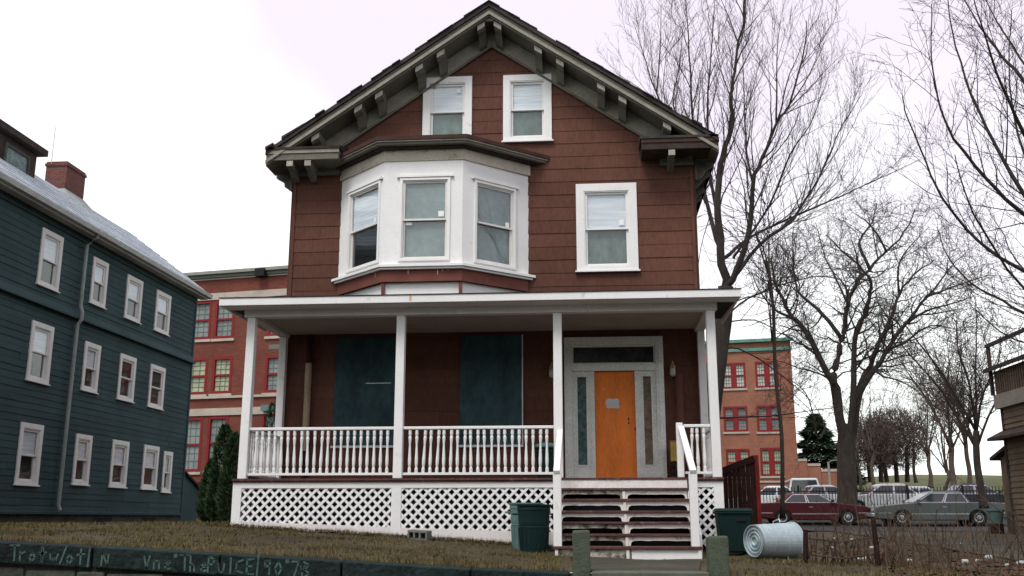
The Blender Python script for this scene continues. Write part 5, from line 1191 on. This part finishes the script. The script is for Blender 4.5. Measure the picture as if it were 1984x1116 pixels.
# vase-shaped tree at the parking lot
Y = 27.6
base = at(1640, 990, Y); base.z = .43
trunk = [base, at(1641, 940, Y), at(1640, 890, Y), at(1640, 848, Y), at(1641, 822, Y)]
cfgB = dict(t0=.34, levels=3, density=[2.8, 3.4, 3.4], angle=(32, 75), up=.10, len=[3.4, 1.8, .85], rmin=.009, rmax=[.05, .02, .012], segs=[6, 4, 3], wander=.26)
limbs = [
 (L3([(1637, 890), (1630, 830), (1619, 752), (1605, 727), (1566, 649), (1537, 616), (1516, 579), (1500, 540), (1495, 496)], Y, -1.5), .42, .05),
 (L3([(1632, 840), (1616, 745), (1619, 715), (1627, 669), (1636, 645), (1644, 591), (1660, 546), (1685, 521), (1718, 488), (1751, 451), (1772, 405)], Y, 1.5), .36, .04),
 (L3([(1630, 655), (1594, 607), (1566, 583), (1545, 562), (1537, 504), (1537, 440)], Y + .5, 1.5), .20, .03),
 (L3([(1640, 890), (1648, 820), (1654, 760), (1654, 665), (1677, 607), (1685, 566), (1683, 537), (1644, 496), (1600, 455)], Y, -2.5), .34, .04),
 (L3([(1643, 890), (1652, 810), (1664, 756), (1685, 710), (1706, 657), (1730, 607), (1743, 570), (1770, 533), (1809, 504)], Y, 2.5), .34, .04),
 (L3([(1645, 880), (1658, 795), (1672, 748), (1706, 698), (1739, 649), (1763, 616), (1800, 574), (1854, 554), (1916, 533)], Y, -1.5), .33, .03),
 (L3([(1722, 674), (1751, 665), (1784, 640), (1817, 630), (1875, 645)], Y - .7, -1), .14, .02),
 (L3([(1750, 632), (1792, 603), (1850, 587), (1887, 574)], Y - .8, -1.6), .13, .02),
 (L3([(1594, 607), (1580, 630), (1562, 640)], Y + 1, -.5), .10, .03),
 (L3([(1685, 521), (1665, 470), (1690, 430), (1700, 390)], Y + 1, 1), .16, .02),
 (L3([(1743, 570), (1740, 520), (1760, 480), (1800, 440)], Y + 2, 1), .13, .02),
 (L3([(1537, 616), (1500, 600), (1470, 560), (1455, 520)], Y - .8, -1.5), .13, .02),
 (L3([(1718, 488), (1690, 440), (1650, 410)], Y + 1, -1), .12, .02),
 (L3([(1600, 830), (1585, 850), (1575, 800), (1560, 760), (1530, 735)], Y, -1.5), .11, .02),
 (L3([(1800, 574), (1840, 520), (1870, 490)], Y - 1, 1), .10, .015),
 (L3([(1644, 591), (1620, 540), (1600, 500), (1580, 430)], Y + .6, 2), .13, .02),
]
tree('vase_tree', 'thick-trunked bare tree forking like a vase behind the parked sedans', base, trunk, limbs, cfgB, 33, r_tr=(.45, .37), thin=.56)

# tree out of the frame on the right whose limbs sweep across the sky
Y = -1.0
base = at(2290, 1040, Y); base.z = ground(base.x, base.y)
trunk = [base, at(2285, 900, Y), at(2270, 760, Y), at(2250, 650, Y)]
cfgC = dict(levels=3, density=[3.0, 4.0, 4.4], angle=(20, 52), up=.16, len=[2.2, .95, .4], rmin=.0042, rmax=[.016, .008, .005], segs=[5, 4, 2], wander=.14)
limbs = [
 (L3([(2250, 650), (2110, 500), (1984, 415), (1931, 368), (1872, 300), (1840, 253), (1817, 190), (1805, 111), (1805, 8)], Y, -1.5), .13, .012),
 (L3([(2250, 650), (2080, 480), (1984, 379), (1940, 300), (1900, 225), (1870, 150), (1845, 60), (1832, -20)], Y, 1.0), .14, .014),
 (L3([(2250, 650), (2070, 400), (1984, 261), (1943, 170), (1911, 79), (1885, -10)], Y, -2.0), .15, .016),
 (L3([(2250, 650), (2080, 300), (1984, 158), (1939, 107), (1900, 51), (1860, -15)], Y, .5), .14, .016),
 (L3([(2250, 650), (2090, 300), (2030, 180), (1975, 110), (1930, 40), (1900, -20)], Y, 2), .12, .016),
 (L3([(2262, 710), (2120, 600), (1984, 525), (1916, 484), (1854, 422), (1813, 360), (1785, 292), (1753, 213), (1749, 185)], Y, -.8), .11, .009),
 (L3([(2262, 710), (2100, 650), (1984, 606), (1929, 575), (1880, 548), (1838, 500), (1815, 440)], Y, 1.4), .10, .010),
 (L3([(2100, 500), (2000, 330), (1965, 230), (1955, 130), (1960, 20)], Y - .5, 1), .08, .012),
 (L3([(2260, 700), (2100, 640), (1984, 560), (1900, 440), (1868, 370), (1850, 300)], Y, -2.4), .09, .010),
 (L3([(2265, 740), (2110, 690), (1990, 665), (1935, 640), (1890, 600)], Y, .6), .07, .010),
]
tree('overhanging_tree', 'bare tree past the right edge whose thin limbs sweep in at upper right', base, trunk, limbs, cfgC, 44, r_tr=(.24, .18), thin=.40)

# smaller bare trees at the back
def wild_tree(name, label, u, v, y, h, r, seed, spread=.5, n=7, bark='bark_far', cfg=None, group='bare trees at the back right', lean=0, fork=.35):
    rg = random.Random(seed); b = at(u, v, y)
    T0 = Vector((b.x, b.y, b.z)); trunk = [T0] + [T0 + Vector((lean * .6 * f + rg.uniform(-.1, .1) * (f < 1), rg.uniform(-.1, .1), h * fork * f)) for f in (.3, .55, .8, 1)]
    limbs = []
    for k in range(n):
        a = 2 * math.pi * (k + rg.random() * .7) / n; s = spread * h * rg.uniform(.5, 1); z0 = h * fork * rg.uniform(.65, 1.0); z1 = h * rg.uniform(.72, 1.0)
        if k == 0: s *= .25; z1 = h
        p0 = T0 + Vector((lean * .6, 0, min(z0, h * fork)))
        limbs.append(([p0, p0 + Vector((math.cos(a) * s * .35, math.sin(a) * s * .35, (z1 - z0) * .42)), p0 + Vector((math.cos(a) * s * .72 + rg.uniform(-.2, .2), math.sin(a) * s * .72, (z1 - z0) * .72)), p0 + Vector((math.cos(a) * s, math.sin(a) * s, z1 - z0))], r * rg.uniform(.4, .6), r * .08))
    c = cfg or dict(levels=3, density=[2.4, 2.6, 2.6], angle=(30, 65), up=.14, len=[h * .26, h * .13, h * .07], rmin=.012, rmax=[.04, .02, .015], segs=[4, 3, 2], wander=.2)
    return tree(name, label, T0, trunk, limbs, c, seed, group, bark, bark, r_tr=(r * .62, r * .5), thin=.5)
wild_tree('bare_tree', 'dark bare tree with thick trunk close beside the tan house', 1907, 985, 21, 8.4, .23, 51, .42, 8, bark='bark')
wild_tree('bare_tree', 'slender bare sapling rising in front of the brick school wing', 1516, 1005, 9.0, 9.6, .09, 52, .10, 5, bark='bark', fork=.75)
wild_tree('bare_tree', 'bare spreading tree on the slope above the grey sedan roof', 1850, 960, 46, 10.5, .30, 53, .45, 8)
wild_tree('bare_tree', 'bare tree on the hill left of the spreading one', 1803, 945, 62, 9.2, .26, 54, .42, 7)
wild_tree('bare_tree', 'small bare tree on the hill skyline right of the round brown tree', 1775, 935, 80, 9.0, .24, 55, .42, 6)
wild_tree('bare_tree', 'bare tree with brushy crown behind the tan house balcony', 1880, 950, 70, 15.0, .32, 56, .40, 8)
wild_tree('bare_tree', 'thin bare tree between the vase tree and the round brown tree', 1695, 948, 58, 9.0, .22, 57, .35, 6)
wild_tree('bare_tree', 'low bare tree just right of the vase tree trunk', 1668, 950, 66, 7.5, .2, 58, .4, 6)
wild_tree('bare_tree', 'bare tree at the foot of the hill by the iron fence', 1838, 968, 38, 6.0, .16, 59, .4, 6)
# round dense brown tree on the hill: many fine twigs
def twig_ball(name, label, u, v, y, rx, rz_, mt, seed, n=5200, tr=3):
    b = at(u, v, y); rg = random.Random(seed); T = thing(name, label, 'tree', b); cpt = b + Vector((0, 0, rz_ * 1.25)); 
    for k in range(tr): MB().tube([b + Vector(((k - (tr - 1) / 2) * .9, 0, -.2)), b + Vector(((k - (tr - 1) / 2) * 1.1, 0, rz_)), cpt + Vector(((k - (tr - 1) / 2) * 1.6, 0, 0))], [.22, .17, .08], 7).build('trunk', X['bark_far'], T, smooth=True)
    m = MB()
    for _ in range(n):
        d = Vector((rg.gauss(0, 1), rg.gauss(0, 1), rg.gauss(0, 1))).normalized(); q = rg.random() ** .45 * (1 + .18 * noise.noise(d * 2.5 + Vector((seed, 0, 0))))
        p = cpt + Vector((d.x * rx * q, d.y * rx * q, d.z * rz_ * q)); e = (d + Vector((rg.gauss(0, .7), rg.gauss(0, .7), rg.gauss(0, .7) + .3))).normalized() * rg.uniform(.25, .6); s = e.cross(Vector((rg.gauss(0, 1), rg.gauss(0, 1), rg.gauss(0, 1)))).normalized() * rg.uniform(.02, .04)
        m.poly([p - s, p + s, p + e])
    m.build('crown', mt, T, fix=False); return T
twig_ball('round_tree', 'round dense brown leafless tree on the hill right of the vase tree', 1738, 930, 76, 3.2, 2.9, X['bark_far'], 61, 11000)
twig_ball('round_tree', 'low dense brown tree behind the vase tree trunk', 1697, 930, 72, 2.3, 2.5, X['bark_far'], 62, 6500, 2)
# clipped dark hedge at the foot of the hill
p = at(1700, 945, 56); HG = thing('hedge', 'low dark hedge at the foot of the hill behind the fence', 'hedge', (p.x, p.y, 1.0))
rgh = random.Random(5); m = MB()
for _ in range(5200):
    a = rgh.uniform(-3.6, 3.6); q = Vector((p.x + a, p.y + rgh.gauss(0, .45), 1.0 + rgh.random() ** .7 * (1.75 + .3 * noise.noise(Vector((a, 0, 0)))))); d = Vector((rgh.gauss(0, 1), rgh.gauss(0, 1), rgh.gauss(0, 1))).normalized(); e = d.cross(Vector((rgh.gauss(0, 1), rgh.gauss(0, 1), 1))).normalized() * .07
    m.poly([q - e, q + e, q + d * .22])
m.build('foliage', X['pine'], HG, fix=False)
for a in (-2.4, -.8, .8, 2.4): MB().tube([(p.x + a, p.y, .9), (p.x + a * 1.05, p.y, 2.2)], [.05, .02], 5).build('stem', X['bark_far'], HG)
# pine
def conifer(name, label, b, h, r, mt, seed, n=5200, card=(.22, .06)):
    rg = random.Random(seed); T = thing(name, label, 'tree', b)
    MB().tube([b, b + Vector((0, 0, h * .9))], [h * .022, h * .004], 8).build('trunk', X['bark'], T, smooth=True); m = MB()
    for _ in range(n):
        f = rg.random() ** 1.35; z = h * (.08 + .92 * f); a = rg.random() * 2 * math.pi; lay = .72 + .28 * math.sin(f * 34 + a * .5); rad = r * (1 - f) ** .8 * lay * (.35 + .65 * rg.random() ** .5) * (1 + .25 * noise.noise(Vector((math.cos(a) * 2, math.sin(a) * 2, f * 5 + seed))))
        p = b + Vector((math.cos(a) * rad, math.sin(a) * rad, z)); d = Vector((math.cos(a), math.sin(a), rg.uniform(-.5, .25))).normalized(); s = d.cross(Vector((rg.gauss(0, .4), rg.gauss(0, .4), 1))).normalized() * rg.uniform(.6, 1.2) * card[1]; L = card[0] * rg.uniform(.6, 1.4)
        m.poly([p - s, p + s, p + d * L + s * .3, p + d * L - s * .3])
    m.build('crown', mt, T, fix=False); return T
p = at(1588, 948, 68); conifer('pine_tree', 'dark green pine right of the brick school wing', p, 6.3, 3.3, X['pine'], 71, 9000, (.45, .11))
p = at(1640, 945, 74); conifer('pine_tree', 'lower dark evergreen hidden behind the vase tree trunk', p, 4.2, 2.0, X['pine'], 72, 3600, (.45, .11))
# evergreen shrub at the left porch corner
def arborvitae(label, stems, seed, n=4200):
    rg = random.Random(seed); b = stems[0][0]; T = thing('evergreen_shrub', label, 'shrub', b)
    m = MB()
    for c, h, r in stems:
        MB().tube([c + Vector((0, 0, -.1)), c + Vector((.02, 0, h * .8))], [.035, .01], 6).build('stem', X['bark'], T)
        for _ in range(n):
            f = rg.random(); z = h * (.03 + .97 * f); a = rg.random() * 2 * math.pi; env = r * (min(1, f * 4 + .55)) * (1 - f ** 2.2) ** .6; rad = env * (.45 + .55 * rg.random() ** .4) * (1 + .3 * noise.noise(Vector((math.cos(a) * 1.6, math.sin(a) * 1.6, f * 6 + seed))))
            p = c + Vector((math.cos(a) * rad, math.sin(a) * rad, z)); d = Vector((math.cos(a) * .5 + rg.gauss(0, .3), math.sin(a) * .5 + rg.gauss(0, .3), rg.uniform(.3, 1))).normalized(); s = d.cross(Vector((rg.gauss(0, 1), rg.gauss(0, 1), .2))).normalized() * rg.uniform(.008, .02); L = rg.uniform(.05, .12)
            m.poly([p - s, p + s, p + d * L])
    m.build('foliage', X['arbor'], T, fix=False)
g0 = ground(-7.5, .6)
arborvitae('dark green evergreen shrub at the left corner of the porch', [(Vector((-7.55, .8, g0)), 1.95, .28), (Vector((-7.22, .5, g0)), 1.75, .26), (Vector((-7.85, 1.0, g0)), 1.25, .22), (Vector((-7.0, .9, g0)), 1.5, .22)], 81)
p = at(522, 905, 4.0); p.z = ground(p.x, p.y)
arborvitae('small leafy evergreen tip seen through the left end of the porch', [(p, at(522, 782, 4.0).z - p.z, .28)], 82, 1500)

# ------------------------------------------------------------------ grass, leaves, weeds, litter
rg = random.Random(91); m = MB()
for _ in range(60000):
    x, y = rg.uniform(-13.5, 4.4), -7.25 + 5.2 * rg.random() ** 1.0
    if -.45 < x < 1.5 and y < -4.0: continue
    if -.7 < x < 1.6 and y > -4.1: continue
    if y > -2.2 and -6.3 < x < 2.2: continue
    dens = noise.noise(Vector((x * .8, y * .8, 5))) + .5 * noise.noise(Vector((x * 2.7, y * 2.7, 9)))
    if dens < -.12 and rg.random() < .85: continue
    z = ground(x, y); h = rg.uniform(.02, .06) * (1 + .4 * dens); a = rg.random() * 6.28; w = rg.uniform(.003, .007); l = rg.uniform(.0, .05)
    m.poly([(x - w * math.cos(a), y - w * math.sin(a), z - .005), (x + w * math.cos(a), y + w * math.sin(a), z - .005), (x + l * math.sin(a), y - l * math.cos(a), z + h)])
for _ in range(5200):
    if rg.random() < .6: x, y = rg.uniform(-12, -.35), -7.33 + abs(rg.gauss(0, .10))
    else: x, y = rg.uniform(-6.5, -1.3), -2.24 - abs(rg.gauss(0, .10))
    z = ground(x, y); h = rg.uniform(.04, .11); a = rg.random() * 6.28; w = rg.uniform(.003, .006); l = rg.uniform(.0, .08)
    m.poly([(x - w * math.cos(a), y - w * math.sin(a), z - .005), (x + w * math.cos(a), y + w * math.sin(a), z - .005), (x + l * math.sin(a), y - l * math.cos(a), z + h)])
tag(m.build('lawn_grass', X['grass'], fix=False), 'short dry winter grass of the front lawn', 'grass', kind='stuff')
m = MB()
for _ in range(12000):
    x, y = rg.uniform(-13.8, -6.4), rg.uniform(-2.1, 9)
    z = ground(x, y); h = rg.uniform(.02, .07); a = rg.random() * 6.28; w = rg.uniform(.005, .012); l = rg.uniform(.0, .06)
    m.poly([(x - w * math.cos(a), y - w * math.sin(a), z - .005), (x + w * math.cos(a), y + w * math.sin(a), z - .005), (x + l * math.sin(a), y - l * math.cos(a), z + h)])
tag(m.build('side_lawn_grass', X['grass'], fix=False), 'dry grass between the brown and the blue-grey house', 'grass', kind='stuff')
m = MB()
def leaf(x, y, s, lift=.01):
    z = ground(x, y) + lift; a = rg.random() * 6.28; d = Vector((math.cos(a), math.sin(a), rg.uniform(-.3, .5))).normalized() * s; e = Vector((-math.sin(a), math.cos(a), rg.uniform(-.3, .5))) * s * .55; p = Vector((x, y, z))
    m.poly([p - d, p + e * .9, p + d, p - e * .9])
for _ in range(2600):
    x = rg.uniform(-6.6, -.7); leaf(x, -2.22 - abs(rg.gauss(0, .14)), rg.uniform(.015, .035), rg.uniform(.0, .05))
for _ in range(2200): leaf(rg.uniform(-12, 9), rg.uniform(-7.2, -2.4), rg.uniform(.015, .035))
for _ in range(9000): leaf(rg.uniform(3.6, 11), -7.3 + 9 * rg.random() ** 1.6, rg.uniform(.02, .045))
tag(m.build('dead_leaves', X['leaf_litter'], fix=False), 'dead brown leaves along the lattice and in the weeds', 'leaves', kind='stuff')
# brush at the lower right
m = MB(); rg = random.Random(92)
cfgW = dict(levels=2, density=[5, 6], angle=(20, 60), up=.2, len=[.35, .16], rmin=.003, rmax=[.006, .004], segs=[3, 2], wander=.2)
for _ in range(650):
    x, y = rg.uniform(3.3, 12), -7.1 + 12 * rg.random() ** 1.4
    if y > -5.5 and 5.7 < x < 9 and rg.random() < .75: continue
    if y > -4 and x < 4.6: continue
    b = Vector((x, y, ground(x, y))); h = rg.uniform(.25, .8) if rg.random() < .85 else rg.uniform(.8, 1.3); d = Vector((rg.gauss(0, .25), rg.gauss(0, .25), 1)); q = [b, b + d * h * .5, b + d * h + Vector((rg.gauss(0, .12), rg.gauss(0, .12), 0))]
    m.tube(q, [.009, .007, .003], 4, cap=False); side_shoots(m, q, .008, .003, rg, 0, cfgW)
tag(m.build('dry_weeds', X['weed'], fix=False), 'tangle of dry weed stems and brush at the lower right', 'weeds', kind='stuff')
# litter on the ground behind the slat fence
rg = random.Random(93)
spots = [(1618, 1042), (1632, 1048), (1650, 1044), (1664, 1040), (1676, 1036), (1700, 1048), (1704, 1030), (1722, 1052), (1740, 1036), (1756, 1030), (1610, 1058), (1690, 1058), (1862, 1048), (1870, 1085), (1916, 1082), (1950, 1090), (1978, 1088), (1894, 1084)]
for k, (u, v) in enumerate(spots):
    y = -2.5; p = at(u, v, y)
    for _ in range(12):
        g_ = ground(p.x, p.y); p = CAM + ray(u, v) * ((g_ + .04 - CAM.z) / ray(u, v).z) if v > 1015 else p
        if p.y > 12 or p.y < -7: p = at(u, v, -3.5); break
    p.z = ground(p.x, p.y); s = rg.uniform(.025, .055)
    mm_ = MB(); n = 9; R_ = [[Vector((math.cos(2 * math.pi * i / n) * s * rg.uniform(.6, 1.3) * f, math.sin(2 * math.pi * i / n) * s * .6 * f, h * s)) + p for i in range(n)] for f, h in ((1, 0), (1.15, .5), (.7, 1.0))]
    mm_.prism(R_[0], R_[1]); mm_.prism([q + Vector((0, 0, .001)) for q in R_[1]], R_[2])
    o = mm_.build('litter', X['litter_red'] if k in (6, 8) else X['litter_white'])
    tag(o, 'crumpled red litter scrap on the ground by the driveway' if k in (6, 8) else 'crumpled pale litter scrap in the weeds at lower right', 'litter', 'litter scraps in the weeds')
